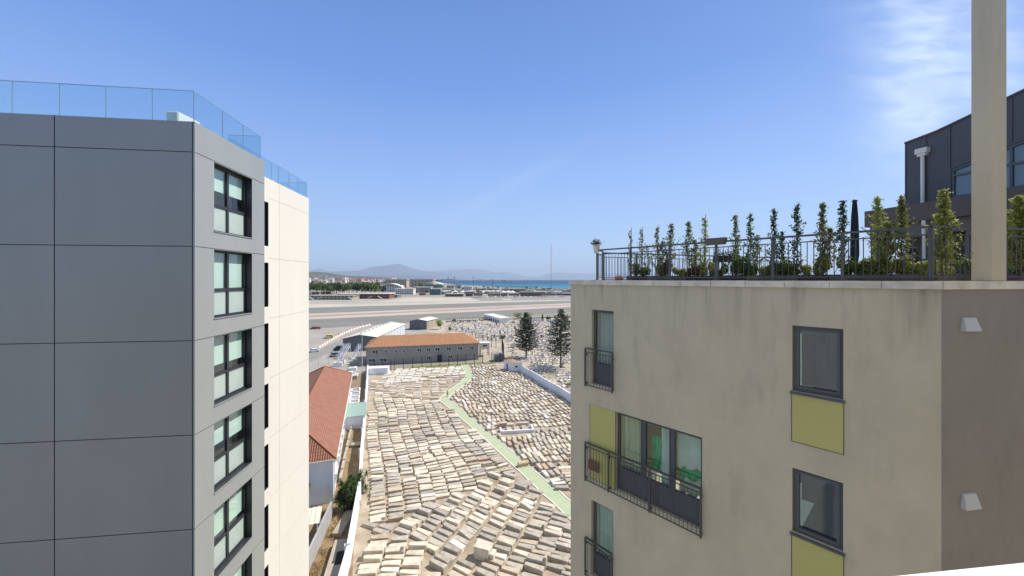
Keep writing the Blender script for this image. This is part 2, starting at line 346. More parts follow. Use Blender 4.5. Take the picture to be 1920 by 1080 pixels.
M['tomb4'] = mat('pinkish_stone', (.52, .36, .27), .92, col2=(.38, .27, .20), scale=1.6, detail=7, island=.1)
M['marble'] = mat('white_marble', (.74, .70, .63), .6, island=.12)
M['marbleg'] = mat('grey_granite', (.20, .17, .15), .5, island=.3)
M['redtile'] = tiles('red_roof_tiles', (.285, .125, .08), math.atan2(45.5, -17.3)-R(90), .26, .62, .05)
M['redtile2'] = tiles('red_roof_tiles_hip', (.28, .11, .065), math.atan2(45.5, -17.3)-R(90), .30, .38, .07)
M['browntile'] = tiles('brown_roof_tiles', (.36, .175, .08), math.atan2(.243, .97), .3, .8, .04)
M['hutroof'] = mat('hut_roof', (.40, .29, .20), .9, var=.15, scale=1)
M['greywall'] = mat('grey_render', (.35, .315, .265), .9, var=.06, scale=.5)
M['darkwall'] = mat('dark_grey_sheet', (.14, .145, .155), .6, var=.05, scale=.6)
M['creamroof'] = mat('cream_metal_roof', (.66, .63, .52), .55, var=.05, scale=.4)
M['palewall'] = mat('pale_blue_wall', (.58, .64, .66), .7)
M['fencedark'] = mat('dark_brown_steel', (.045, .035, .03), .7)
M['greypanel'] = mat('grey_panel', (.40, .39, .38), .85, var=.08, scale=.8)
M['tyre'] = mat('tyre', (.02, .02, .02), .9)
M['cwhite'] = mat('car_white', (.75, .75, .75), .3); M['cdark'] = mat('car_dark', (.05, .055, .07), .3); M['cgrey'] = mat('car_grey', (.33, .34, .36), .3)
M['cyellow'] = mat('car_yellow', (.72, .66, .12), .35); M['cred'] = mat('car_red', (.38, .05, .04), .35)
M['carglass'] = mat('car_glass', (.02, .025, .03), .1)
M['barw'] = mat('white_barrier', (.80, .78, .74), .6); M['barr'] = mat('faded_red_barrier', (.62, .30, .25), .6)
M['skin'] = mat('skin', (.45, .28, .2), .6); M['hiviz'] = mat('hi_vis_green', (.28, .62, .06), .7); M['navy'] = mat('navy_cloth', (.02, .025, .04), .9); M['hair'] = mat('dark_hair', (.02, .015, .012), .7)
M['mastr'] = mat('mast_red', (.35, .12, .10), .6); M['mastw'] = mat('mast_white', (.55, .55, .55), .6)
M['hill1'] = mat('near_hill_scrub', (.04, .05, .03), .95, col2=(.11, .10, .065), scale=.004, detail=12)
M['hill2'] = mat('far_mountain', (.12, .14, .19), .95, var=.3, scale=.0006, detail=10)  # some of the distance haze is put into this bluish base colour
M['pinkbld'] = mat('town_pink', (.58, .44, .38), .9); M['whbld'] = mat('town_white', (.68, .64, .59), .9); M['tanbld'] = mat('town_tan', (.42, .36, .28), .9)
M['redbld'] = mat('dark_red_wall', (.20, .085, .07), .8); M['tent'] = mat('white_tent', (.8, .79, .76), .8); M['brbld'] = mat('brown_wall', (.20, .15, .12), .9)
M['tealbld'] = mat('teal_glass_wall', (.12, .19, .19), .4); M['corr_g'] = mat('green_corrugated', (.30, .42, .36), .6)
M['concrete'] = mat('old_concrete', (.40, .35, .285), .95, var=.2, scale=.9, detail=7)
M['palm'] = leafmat('palm_leaf', (.05, .07, .03), .2, .3)
m = bpy.data.materials.new('sea_water'); m.use_nodes = True; N_, L_ = m.node_tree.nodes, m.node_tree.links; b = N_['Principled BSDF']
b.inputs['Roughness'].default_value = .55; b.inputs['Specular IOR Level'].default_value = .15
g_ = N_.new('ShaderNodeNewGeometry'); s_ = N_.new('ShaderNodeSeparateXYZ'); L_.new(g_.outputs['Position'], s_.inputs[0])
r_ = N_.new('ShaderNodeMapRange'); r_.inputs[1].default_value = 900; r_.inputs[2].default_value = 4200; L_.new(s_.outputs['Y'], r_.inputs[0])
cr = N_.new('ShaderNodeValToRGB'); L_.new(r_.outputs[0], cr.inputs[0]); cr.color_ramp.elements[0].color = (.055, .22, .27, 1); cr.color_ramp.elements[1].color = (.012, .05, .115, 1)
e = cr.color_ramp.elements.new(.25); e.color = (.035, .16, .24, 1); e = cr.color_ramp.elements.new(.55); e.color = (.018, .085, .17, 1)
L_.new(cr.outputs[0], b.inputs['Base Color']); M['sea'] = m

# ------------------------------------------------------------------ large surfaces: ground, runway, sea, hills
def sheet(name, pts, z, m, kind='structure'):
    mb = MB(); q = [V(p[0], p[1], z) for p in pts]
    ar = sum(q[i].x*q[(i+1) % len(q)].y-q[(i+1) % len(q)].x*q[i].y for i in range(len(q)))
    mb.poly(q if ar > 0 else q[::-1]); o = mb.build(name, m); tag(o, kind=kind); return o
def gp(l, h=0): return [G(a, b, h) for a, b in l]
sheet('ground', [(-58000, -2000), (58000, -2000), (58000, 58000), (-58000, 58000)], 0, M['land'])
def extl(a, b, e=1.2):
    A, B = G(*a), G(*b); d = B-A; return [A-d*e, B+d*e]
def band(name, la, lb, z, m):
    a = extl(*la); b = extl(*lb); sheet(name, [a[0], a[1], b[1], b[0]], z, m)
r0 = ((580, 617), (1069, 585.6)); r1 = ((580, 599.2), (1069, 575.8)); r2 = ((580, 588.3), (1069, 568.5)); r3 = ((580, 577), (1069, 563.6)); r4 = ((580, 569.5), (1069, 559.5))
band('runway', r0, r1, .06, M['asphalt'])
band('runway_shoulder', r1, r2, .05, M['sand'])
band('shoulder_strip', ((580, 594.6), (1069, 572.6)), ((580, 591.6), (1069, 571.0)), .08, M['redsand'])
band('taxiway', r2, r3, .06, M['asphalt'])
band('taxiway_edge', r3, r4, .05, M['lightstrip'])
sheet('apron', gp([(400, 570), (655, 569.3), (905, 566), (868, 556.5), (667, 557.5), (400, 562)]), .10, M['apron'])
sheet('pale_apron_patch', gp([(700, 567.6), (905, 565.2), (880, 558.5), (770, 558)]), .14, M['lightstrip'])
sheet('parking_area', gp([(905, 564.6), (1250, 559.0), (1250, 551), (1000, 552.5), (866, 556.6)]), .11, M['road'])
sheet('pale_parking_patch', gp([(944, 562.2), (958, 563.6), (958.5, 560.9), (936, 559.4)]), .15, M['lightstrip'])
sheet('yard', gp([(300, 618.5), (580, 617.3), (700, 608.6), (800, 602), (800, 622), (700, 700), (690, 760), (300, 760)]), .03, M['yard'])
sheet('road', gp([(300, 900), (430, 760), (560, 690), (650, 645), (712, 616), (700, 612.8), (660, 626), (600, 655), (430, 720), (300, 800)]), .05, M['road'])
sheet('cemetery_ground', gp([(560, 1500), (1900, 1500), (1400, 900), (1100, 760), (980, 699), (930, 680), (688, 694), (681, 790), (674, 890), (660, 1000)]), .02, M['earth'])
sheet('far_cemetery_ground', gp([(800, 612), (830, 600), (905, 597), (1100, 596), (1500, 612), (2100, 900), (1400, 900), (1078, 752), (980, 699), (930, 680), (905, 680), (898, 640), (800, 622)]), .03, M['earth2'])
sheet('lawn', gp([(768, 692.2), (800, 690), (870, 686.2), (925, 682), (932, 679), (905, 679.5), (768, 687)]), .05, M['lawn'])
sheet('lane_ground', gp([(500, 1500), (640, 1500), (664, 1010), (676, 880), (683, 790), (688, 700), (655, 700), (640, 790), (600, 900), (500, 1200)]), .035, M['dryearth'])
sea = sheet('sea', [G(1900, 552), G(1300, 546.5), G(1070, 543.2), G(1000, 541.4), G(950, 539.0), G(907, 536.3), G(870, 534.6), G(852, 533.6), G(832, 530.5), G(818, 528.2), G(800, 526.8), G(770, 525.9), V(-4000, 57000, 0), V(57000, 57000, 0), V(57000, 900, 0)], .4, M['sea'])
def interp(pr, x):
    for (a, b), (c, d) in zip(pr, pr[1:]):
        if a <= x <= c: t = (x-a)/(c-a); t = t*t*(3-2*t)*.35+t*.65; return b+(d-b)*t
    return pr[0][1] if x < pr[0][0] else pr[-1][1]
def ridge(name, prof, Z, dfront, dback, m, rough, px0, px1, n=170, rows=14, seed=0.0):
    mb = MB(); vs = []; fs = []
    for j in range(rows+1):
        t = j/rows*2-1
        zz = Z+(t*dfront if t < 0 else t*dback)
        k = (1-abs(t))**1.25 if t < 0 else (1-t)**1.1
        for i in range(n+1):
            px = px0+(px1-px0)*i/n; h = EYE+(HY-interp(prof, px))/F*Z
            q = V((px-CX)/F*Z, zz, 0); nn = noise.noise(V(q.x/Z*9, q.y/Z*9, seed))*.5+noise.noise(V(q.x/Z*30, q.y/Z*30, seed))*.25
            q.z = max(-8, h*k*(1+nn*rough*(1-k)*2.2)+(noise.noise(V(px*.35, seed, 1))*.02*h if k > .95 else 0)-(6 if k < .02 else 0)); vs.append(q)
    for j in range(rows):
        for i in range(n): a = j*(n+1)+i; fs.append((a, a+1, a+n+2, a+n+1))
    mb.faces(vs, fs, 0, True); o = mb.build(name, m); tag(o, kind='structure'); return o
m1p = [(300, 515), (540, 511), (575, 509), (590, 506.4), (597.8, 503.2), (606.6, 507.6), (624, 509.3), (644, 508), (675.6, 507.5), (686, 504), (697, 500.4), (712, 499), (728, 497.4), (736, 496), (743, 494.7), (752, 495.6), (760, 498.3), (776, 504), (793, 508), (830, 511), (870, 519), (900, 523)]
m2p = [(740, 522), (790, 511), (820, 507.8), (854, 505.7), (885, 504.4), (906, 506.2), (928, 511), (950, 509.6), (966, 513.5), (989, 518), (1010, 518.8), (1026, 512.5), (1047, 510.3), (1070, 512.3), (1120, 513), (1200, 510), (1300, 516), (1500, 522)]
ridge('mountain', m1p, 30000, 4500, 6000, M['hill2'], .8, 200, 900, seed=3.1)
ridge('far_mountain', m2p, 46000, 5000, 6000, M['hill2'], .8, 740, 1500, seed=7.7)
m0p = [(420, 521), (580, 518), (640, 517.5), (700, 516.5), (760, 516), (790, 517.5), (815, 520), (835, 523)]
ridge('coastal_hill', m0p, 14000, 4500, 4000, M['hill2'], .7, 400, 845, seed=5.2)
m3p = [(380, 512), (500, 512), (560, 509), (580, 509.8), (597, 509.8), (614, 511.2), (631, 514), (646, 516.8), (678, 518.2), (705, 519.2), (733, 521.5), (760, 523.2), (790, 524)]
HZ = 6000.0
ridge('hill', m3p, HZ, 2900, 2500, M['hill1'], .5, 380, 790, n=150, rows=20, seed=1.3)
def hillz(px, Z):
    t = (Z-HZ)/2900
    if t < -1 or t > 0: return 0
    return (EYE+(HY-interp(m3p, px))/F*HZ)*(1+t)**1.25

# ------------------------------------------------------------------ wall with openings
def wall(mb, A, d, n, u0, u1, z0, z1, holes, m=0, mrev=None, mback=None):
    A = Vector((A[0], A[1], 0)); d = Vector((d[0], d[1], 0)); n = Vector((n[0], n[1], 0)); mrev = m if mrev is None else mrev
    def pt(u, z, dep=0): return A+d*u+V(0, 0, z)-n*dep
    us = sorted({u0, u1, *[q for h in holes for q in h[:2] if u0 <= q <= u1]}); zs = sorted({z0, z1, *[q for h in holes for q in h[2:4] if z0 <= q <= z1]})
    flip = d.cross(V(0, 0, 1)).dot(n) < 0
    def quad(a, b, c, e, mm): mb.poly([e, c, b, a] if flip else [a, b, c, e], mm)
    for i in range(len(us)-1):
        for j in range(len(zs)-1):
            uc, zc = (us[i]+us[i+1])/2, (zs[j]+zs[j+1])/2
            if any(h[0] < uc < h[1] and h[2] < zc < h[3] for h in holes): continue
            quad(pt(us[i], zs[j]), pt(us[i+1], zs[j]), pt(us[i+1], zs[j+1]), pt(us[i], zs[j+1]), m)
    for h in holes:
        a, b, c, e, dep = h[:5]; back = h[5] if len(h) > 5 else None; mr = h[6] if len(h) > 6 else mrev
        quad(pt(a, c), pt(b, c), pt(b, c, dep), pt(a, c, dep), mr)
        quad(pt(a, e, dep), pt(b, e, dep), pt(b, e), pt(a, e), mr)
        quad(pt(a, c, dep), pt(a, e, dep), pt(a, e), pt(a, c), mr)
        quad(pt(b, c), pt(b, e), pt(b, e, dep), pt(b, c, dep), mr)
        if back is not None: quad(pt(a, c, dep), pt(b, c, dep), pt(b, e, dep), pt(a, e, dep), back)
def line_u(A, d, px):
    k = (px-CX)/F; return (k*A[1]-A[0])/(d[0]-k*d[1])
class Face:          # coordinates on a vertical facade
    def __init__(s, A, d, n): s.A = V(A[0], A[1], 0); s.d = V(d[0], d[1], 0).normalized(); s.n = V(n[0], n[1], 0).normalized()
    def p(s, u, z, out=0): return s.A+s.d*u+V(0, 0, z)+s.n*out
    def u(s, px): return line_u(s.A, s.d, px)
    def bx(s, mb, u0, u1, z0, z1, o0, o1, m=0): mb.ppd(s.p(u0, z0, o0), s.d*(u1-u0), s.n*(o1-o0), V(0, 0, z1-z0), m)

# ------------------------------------------------------------------ left block (grey and cream)
L0 = V(-10.115, 11.9, 0)
sd = V(-.1065, .9943, 0).normalized(); sn = V(.9943, .1065, 0).normalized()
fd = V(-.9926, -.121, 0).normalized(); fn = V(.121, -.9926, 0).normalized()
FS = Face(L0, sd, sn); FF = Face(L0, fd, fn)
TOP = 35.03; GU = 4.02
lb = empty('apartment_block', (L0.x, L0.y, 0), 'tall block on the left in grey cladding with a cream wing and glass roof edge', 'apartment building')
seams = [34.06-3.005*k for k in range(12)]
holes = []
for s in seams: holes.append((.085, 12.0, s-.013, s+.013, .03, 1, 1))
for a in (.05, line_u(L0, fd, 103), line_u(L0, fd, 103)+4.45): holes.append((a, a+.03, 0, TOP, .028, 1, 1))
mb = MB(); wall(mb, L0, fd, fn, 0, 12, 0, TOP, holes, 0)
wh = []
gu0, gu1 = FS.u(401.5), FS.u(472.5)
wz = [(34.03-3.0*k-2.36, 34.03-3.0*k) for k in range(11)]
for a, b in wz: wh.append((gu0, gu1, a, b, .27, None, 2))
for s in seams: wh += [(0, gu0 if any(a < s < b for a, b in wz) else GU, s-.010, s+.010, .03, 1, 1)]
wall(mb, L0, sd, sn, 0, GU, 0, TOP, wh, 0)
E = L0+sd*GU; mb.poly([E+V(0, 0, 0), E-sn*1.3, E-sn*1.3+V(0, 0, TOP), E+V(0, 0, TOP)][::1], 0)
far = L0+fd*12
mb.poly([L0+V(0, 0, TOP), E+V(0, 0, TOP), E-sn*13+V(0, 0, TOP), far+V(0, 0, TOP)], 0)
mb.poly([far, far+V(0, 0, TOP), E-sn*13+V(0, 0, TOP), E-sn*13], 0)
grey = mb.build('wall', [M['greypaint'], M['gap'], M['anthracite']], lb)
FC = Face(E-sn*1.3, sd, sn); CL = FC.u(579)
mb = MB(); ch = []; cu1 = FC.u(503.3)
for k in range(11): ch.append((cu1-1.1, cu1, 31.65-3*k, 33.83-3*k, .27, None, 2))
for s in seams: ch.append((cu1+.05 if True else 0, CL, s-.006, s+.006, .02, 1, 1))
ch.append((FC.u(524), FC.u(524)+.013, 0, TOP, .021, 1, 1))
wall(mb, FC.A, sd, sn, 0, CL, 0, TOP, ch, 0)
ce = FC.p(CL, 0)
mb.poly([ce, ce-sn*11.7, ce-sn*11.7+V(0, 0, TOP), ce+V(0, 0, TOP)], 0)
mb.poly([FC.A+V(0, 0, TOP), ce+V(0, 0, TOP), ce-sn*11.7+V(0, 0, TOP), FC.A-sn*11.7+V(0, 0, TOP)], 0)
cw = mb.build('cream_wing', [M['cream'], M['creamgap'], M['anthracite']], lb)
def grid_window(FCE, u0, u1, z0, z1, dep, parent, k):
    fr = MB(); b = .07; t = .055; mz = z0+.93+.02; um = (u0+u1)/2
    FCE.bx(fr, u0, u1, z0, z0+b, -dep-.03, -dep+.04); FCE.bx(fr, u0, u1, z1-b, z1, -dep-.03, -dep+.04)
    FCE.bx(fr, u0, u0+b, z0+b, z1-b, -dep-.03, -dep+.04); FCE.bx(fr, u1-b, u1, z0+b, z1-b, -dep-.03, -dep+.04)
    FCE.bx(fr, um-t, um+t, z0+b, z1-b, -dep-.031, -dep+.045)
    FCE.bx(fr, u0+b, um-t, mz-.05, mz+.05, -dep-.032, -dep+.038); FCE.bx(fr, um+t, u1-b, mz-.05, mz+.05, -dep-.032, -dep+.038)
    f = fr.build('window', M['anthracite'], parent)
    for a, c in ((u0+b, um-t), (um+t, u1-b)):
        p = MB(); FCE.bx(p, a, c, z0+b, mz-.05, -dep-.012, -dep-.002); o = sub(p, 'frosted_pane', M['frost'], f)
        p = MB(); FCE.bx(p, a, c, mz+.05, z1-b, -dep-.012, -dep-.002); o = sub(p, 'pane', M['winglass'], f)
        dr = min(.99, [.62, .99, .80, .72, .86, .99, .7, .6][k % 8]+random.uniform(-.06, .06))
        zb = z1-b-(z1-b-mz-.05)*dr
        p = MB(); FCE.bx(p, a, c, zb, z1-b, -dep-.075, -dep-.065); sub(p, 'blind', M['blind'], f)
    p = MB(); FCE.bx(p, u0, u1, z0, z1, -dep-1.2, -dep-1.19); o = sub(p, 'room_back', M['room'], f)
    s = MB(); FCE.bx(s, u0-.02, u1+.02, z0-.035, z0-.003, -dep+.04, .03); sub(s, 'sill', M['slatel'], f)
M['slatel'] = mat('light_metal_sill', (.25, .26, .28), .45)
for k, (a, b_) in enumerate(wz[:8]): grid_window(FS, gu0, gu1, a, b_, .27, lb, k)
for k in range(9):
    z0, z1 = 31.65-3*k, 33.83-3*k
    fr = MB(); FC.bx(fr, cu1-1.1, cu1-1.03, z0, z1, -.33, -.26); FC.bx(fr, cu1-.07, cu1, z0, z1, -.33, -.26); FC.bx(fr, cu1-1.03, cu1-.07, z0, z0+.07, -.33, -.26); FC.bx(fr, cu1-1.03, cu1-.07, z1-.07, z1, -.33, -.26)
    f = fr.build('window', M['anthracite'], lb); p = MB(); FC.bx(p, cu1-1.03, cu1-.07, z0+.07, z1-.07, -.305, -.295); sub(p, 'pane', M['carglass'], f)
# roof-edge glass
def gpanel(a, b, z0, z1, parent, thick=.018):
    d = (b-a); nn = d.cross(V(0, 0, 1)).normalized()*thick; p = MB(); p.ppd(a+V(0, 0, z0)+d*.006, d*.988, nn, V(0, 0, z1-z0)); o = p.build('glass_panel', M['balglass'], parent)
    e = MB(); e.ppd(a+V(0, 0, z1)+d*.006, d*.988, nn, V(0, 0, .012)); e.ppd(a+V(0, 0, z0)+d*.988, d*.010, nn, V(0, 0, z1-z0)); sub(e, 'polished_edge', M['glassedge'], o)
ins = .06
c0 = L0-sn*ins-fn*ins
pxs = [367, 285, 198, 111, 22]; prev = c0
for q in pxs[1:]+[None, None]:
    nx = (c0+fd*line_u(c0, fd, q)) if q is not None else prev+fd*1.3
    gpanel(prev, nx, TOP-.02, TOP+1.0, lb); prev = nx
prev = c0
for q in (417.5, 456, 489):
    nx = c0+sd*line_u(c0, sd, q); gpanel(nx, prev, TOP-.02, TOP+1.0, lb); prev = nx
gpanel(prev-sn*1.3, prev, TOP-.02, TOP+1.0, lb)
c1 = FC.A-sn*ins; prev = c1
for q in (None, 509, 522, 542, 559, 575.6):
    nx = c1+sd*(line_u(c1, sd, q) if q else .9)
    gpanel(nx, prev, TOP-.02, TOP+.95, lb); prev = nx
for i in range(3): nx = prev-sn*1.4; gpanel(nx, prev, TOP-.02, TOP+.95, lb); prev = nx
# air conditioning unit on the roof
ao = P(310, 224, 13.0); ac = empty('air_conditioner', (ao.x, ao.y, TOP), 'white air-conditioning unit behind the glass on the left roof', 'air conditioner', absolute=False)
b1 = MB(); b1.bbox((.25, .45, .42), (.42, .95, .80), 0, .03); b1.build('casing', M['whitepl'], ac)
b1 = MB(); b1.box((.25, -.028, .5), (.30, .004, .5)); b1.build('side_panel', M['vent'], ac)
for yy in (.1, .8): b1 = MB(); b1.box((.25, yy, .01), (.34, .06, .02)); b1.build('foot', M['anthracite'], ac)

# ------------------------------------------------------------------ right block
FAx = lambda px: 9052.0/(px-340)
A_ = V((1070-CX)/F*FAx(1070), FAx(1070), 0); B_ = V((1765-CX)/F*FAx(1765), FAx(1765), 0)
rd = (B_-A_).normalized(); rn = V(rd.y, -rd.x, 0); rn = rn if rn.y < 0 else -rn
FR = Face(A_, rd, rn); RL = (B_-A_).length
qd = V(.9874, .158, 0).normalized(); qn = V(qd.y, -qd.x, 0); F2 = Face(B_, qd, qn)
rb = empty('rendered_block', (A_.x, A_.y, 0), 'beige rendered block on the right with yellow panels and a planted roof terrace', 'apartment building')
WT = 29.83
hs = []; D1 = .14
fw = [(1109.6, 1150.5, 29.05, 26.72), (1108.5, 1149.5, 23.06, 20.70)]
fw2 = (1154.2, 1316.6, 26.07, 23.75)
sq = [(1485.2, 1581.4, 29.03, 27.64), (1485.2, 1581.0, 26.02, 24.66), (1485.2, 1581, 23.02, 21.66)]
for a, b, t, bt in fw+[fw2]: hs.append((FR.u(a), FR.u(b), bt, t, D1, None))
for a, b, t, bt in sq: hs.append((FR.u(a), FR.u(b), bt, t, .11, None))
yl = [(1106.7, 1154.2, 26.07, 23.75)]
mb = MB(); wall(mb, A_, rd, rn, 0, RL, 0, WT, hs, 0)
lend = A_+V(.60, .80, 0)*14; mb.poly([A_, A_+V(0, 0, WT), lend+V(0, 0, WT), lend], 0)
rwl = mb.build('wall', [M['stucco']], rb)
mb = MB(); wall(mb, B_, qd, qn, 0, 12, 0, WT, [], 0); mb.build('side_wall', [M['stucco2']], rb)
for a, b, t, bt in [(1106.7, 1153.9, 26.07, 23.75), (1485.2, 1581.2, 27.60, 26.59), (1485.2, 1581, 24.62, 23.60)]:
    p = MB(); FR.bx(p, FR.u(a), FR.u(b), bt, t, .002, .010); yo = p.build('yellow_panel', M['yellow'], rb)
    p = MB(); ua_, ub_ = FR.u(a), FR.u(b)
    for (x0_, x1_, z0_, z1_) in ((ua_-.012, ua_-.001, bt-.012, t), (ub_+.001, ub_+.012, bt-.012, t), (ua_, ub_, bt-.012, bt-.001)): FR.bx(p, x0_, x1_, z0_, z1_, .002, .014)
    sub(p, 'edge_trim', M['railing'], yo)
# coping: slabs with joints
def offs(P0, d0, n0, P1, d1, n1, o):       # corner of two lines offset outward by o
    a = P0+n0*o; b = P1+n1*o; den = d0.x*d1.y-d0.y*d1.x; t = ((b.x-a.x)*d1.y-(b.y-a.y)*d1.x)/den; return a+d0*t
co = offs(A_, rd, rn, B_, qd, qn, .045); ci = offs(A_, rd, rn, B_, qd, qn, -.30)
mb = MB(); nsl = 11
ao_ = A_+rn*.045-rd*.04; ai_ = A_-rn*.30-rd*.04
for i in range(nsl):
    t0, t1 = i/nsl, (i+1)/nsl-.0012
    f = lambda a, b, t: a+(b-a)*t
    dz = random.uniform(-.004, .004)
    mb.prism([f(ao_, co, t0), f(ao_, co, t1), f(ai_, ci, t1), f(ai_, ci, t0)], WT+.001, 29.975+dz)
for i in range(8):
    a = co+qd*(i*1.1); b = co+qd*(i*1.1+1.097); c = ci+qd*(i*1.1+1.097); e_ = ci+qd*(i*1.1); dz = random.uniform(-.004, .004)
    mb.prism([a, b, c, e_], WT+.001, 29.973+dz)
mb.build('coping', M['coping'], rb)
# terrace floor
mb = MB(); mb.prism([A_-rn*.30-rd*.0, ci, ci+qd*12, ci+qd*12+V(0, 16, 0), A_+V(.6, .8, 0)*13.5], 29.6, 29.92); mb.build('terrace_floor', M['apron'], rb)
def tilt_window(u0, u1, z0, z1, dep, parent, kind):
    fr = MB(); b = .055; o0, o1 = -dep-.05, -dep+.03
    FR.bx(fr, u0, u1, z0, z0+b, o0, o1); FR.bx(fr, u0, u1, z1-b, z1, o0, o1); FR.bx(fr, u0, u0+b, z0+b, z1-b, o0, o1); FR.bx(fr, u1-b, u1, z0+b, z1-b, o0, o1)
    b2 = .05; q0, q1, a0, a1 = u0+b+.002, u1-b-.002, z0+b+.01, z1-b-.002
    f = fr.build('window', M['slate'], parent)
    cs = MB(); FR.bx(cs, q0, q1, a0, a0+b2, o0+.01, o1+.03); FR.bx(cs, q0, q1, a1-b2, a1, o0+.01, o1+.012); FR.bx(cs, q0, q0+b2, a0+b2, a1-b2, o0+.01, o1+.02); FR.bx(cs, q1-b2, q1, a0+b2, a1-b2, o0+.01, o1+.02)
    sub(cs, 'casement', M['slate'], f)
    p = MB(); FR.bx(p, q0+b2, q1-b2, a0+b2, a1-b2, o0+.03, o0+.036); sub(p, 'pane', M['shopglass'], f)
    r = MB(); FR.bx(r, u0-.3, u1+.3, z0-.4, z1+.1, -dep-2.4, -dep-2.35); FR.bx(r, u0-.02, u1+.02, z0-.4, z0-.35, -dep-2.3, -dep-.1); sub(r, 'room_back', M['room'], f)
    bl = MB(); hh = .12 if kind == 0 else .30
    FR.bx(bl, u0+b, u1-b, z1-b-hh, z1-b, -dep-.13, -dep-.11); sub(bl, 'blind', M['blind'] if kind == 0 else M['room'], f)
    N9 = 22; q = MB(); ca = u0+(u1-u0)*(.42 if kind == 0 else .55); pts = [FR.p(ca+(u1-.03-ca)*j/N9, 0, -dep-.22-.02*math.sin(j*1.3)) for j in range(N9+1)]
    for j in range(N9): q.poly([pts[j]+V(0, 0, z0), pts[j+1]+V(0, 0, z0), pts[j+1]+V(0, 0, z1-.02), pts[j]+V(0, 0, z1-.02)], 0, True)
    sub(q, 'curtain', M['curtain_refl'], f)  # added curtain, its beige stands in for a reflection in the pane
    s = MB(); FR.bx(s, u0-.03, u1+.03, z0-.05, z0-.003, -dep+.03, .05); sub(s, 'sill', M['slate'], f)
for k, (a, b, t, bt) in enumerate(sq): tilt_window(FR.u(a), FR.u(b), bt, t, .11, rb, k % 2)
def french(u0, u1, z0, z1, n, parent, curt):
    dep = D1; o0, o1 = -dep-.06, -dep+.02
    fr = MB(); b = .055; W = (u1-u0)/n
    FR.bx(fr, u0, u1, z1-b, z1, o0, o1); FR.bx(fr, u0, u1, z0, z0+.06, o0, o1)
    for i in range(n+1): c = u0+W*i; h = b*.6 if 0 < i < n else b/2; c = min(max(c, u0+h), u1-h); FR.bx(fr, c-h, c+h, z0+.06, z1-b, o0, o1)
    f = fr.build('french_window', M['slate'], parent)
    for i in range(n):
        a, c = u0+W*i+b*.6, u0+W*(i+1)-b*.6
        k = MB(); FR.bx(k, a, c, z0+.06, z0+.62, o0+.012, o1-.012); sub(k, 'kick_panel', M['slate'], f)
        s_ = MB(); e = .04; FR.bx(s_, a, c, z0+.62, z0+.66, o0+.005, o1+.012); FR.bx(s_, a, c, z1-b-.04, z1-b, o0+.005, o1+.012); FR.bx(s_, a, a+e, z0+.66, z1-b-.04, o0+.005, o1+.012); FR.bx(s_, c-e, c, z0+.66, z1-b-.04, o0+.005, o1+.012)
        sub(s_, 'sash', M['slate'], f)
        p = MB(); FR.bx(p, a+e, c-e, z0+.66, z1-b-.04, o0+.03, o0+.035); sub(p, 'pane', M['winglass'], f)
        q = MB(); N_ = 26; cm = curt[i]
        if cm:
            pts = [FR.p(a+(c-a)*j/N_, 0, o0-.10-.022*math.sin(j*1.25+i)-.01*math.sin(j*.7)) for j in range(N_+1)]
            for j in range(N_): q.poly([pts[j]+V(0, 0, z0+.1), pts[j+1]+V(0, 0, z0+.1), pts[j+1]+V(0, 0, z1-.05), pts[j]+V(0, 0, z1-.05)], 0, True)
            sub(q, 'curtain', M[cm], f)
    r = MB(); FR.bx(r, u0-.3, u1+.3, z0-.1, z1+.2, o0-2.0, o0-1.95); sub(r, 'room_back', M['room'], f)
    return f
M['curt_grey'] = mat('grey_curtain', (.50, .54, .54), .9, var=.1, scale=6, sc3=(4, 4, .1))
french(FR.u(1109.6), FR.u(1150.5), 26.72, 29.05, 1, rb, ['curt_grey'])
M['mint'] = mat('mint_curtain', (.66, .72, .64), .9, var=.1, scale=3)
french(FR.u(1108.5), FR.u(1149.5), 20.70, 23.06, 1, rb, ['mint'])
fwin = french(FR.u(1154.2), FR.u(1316.6), 23.75, 26.07, 3, rb, ['curtain', None, None])
u0, u1 = FR.u(1154.2), FR.u(1316.6); W_ = (u1-u0)/3
def drape(ua, ub, za, zb, out, amp, mname, name, jag=0.0):
    q = MB(); n = 18; k = 7; vs = []; fs = []
    for j in range(k+1):
        for i in range(n+1):
            t = i/n; s = j/k; z = zb+(za-zb)*s
            if j == k: z += jag*noise.noise(V(t*6, ua, 3))
            vs.append(FR.p(ua+(ub-ua)*t, z, out+amp*noise.noise(V(t*5, s*2.5, ua*3))))
    for j in range(k):
        for i in range(n): a = j*(n+1)+i; fs.append((a, a+1, a+n+2, a+n+1))
    q.faces(vs, fs, 0, True); sub(q, name, M[mname], fwin)
drape(u0+W_+.10, u0+W_*1.72, 24.55, 25.55, -.42, .14, 'green_cloth', 'green_sheet', .3)
drape(u0+W_*1.55, u0+W_*1.95, 23.85, 25.9, -.30, .06, 'blind', 'curtain', .0)
drape(u0+W_*2.08, u0+W_*2.98, 25.05, 25.98, -.30, .07, 'mint', 'curtain', .15)
drape(u0+W_*2.08, u0+W_*2.98, 24.70, 25.45, -.45, .12, 'green_cloth', 'green_sheet', .2)
drape(u0+W_*2.05, u0+W_*2.98, 24.25, 25.0, -.50, .05, 'palegreen', 'pale_sheet', .2)
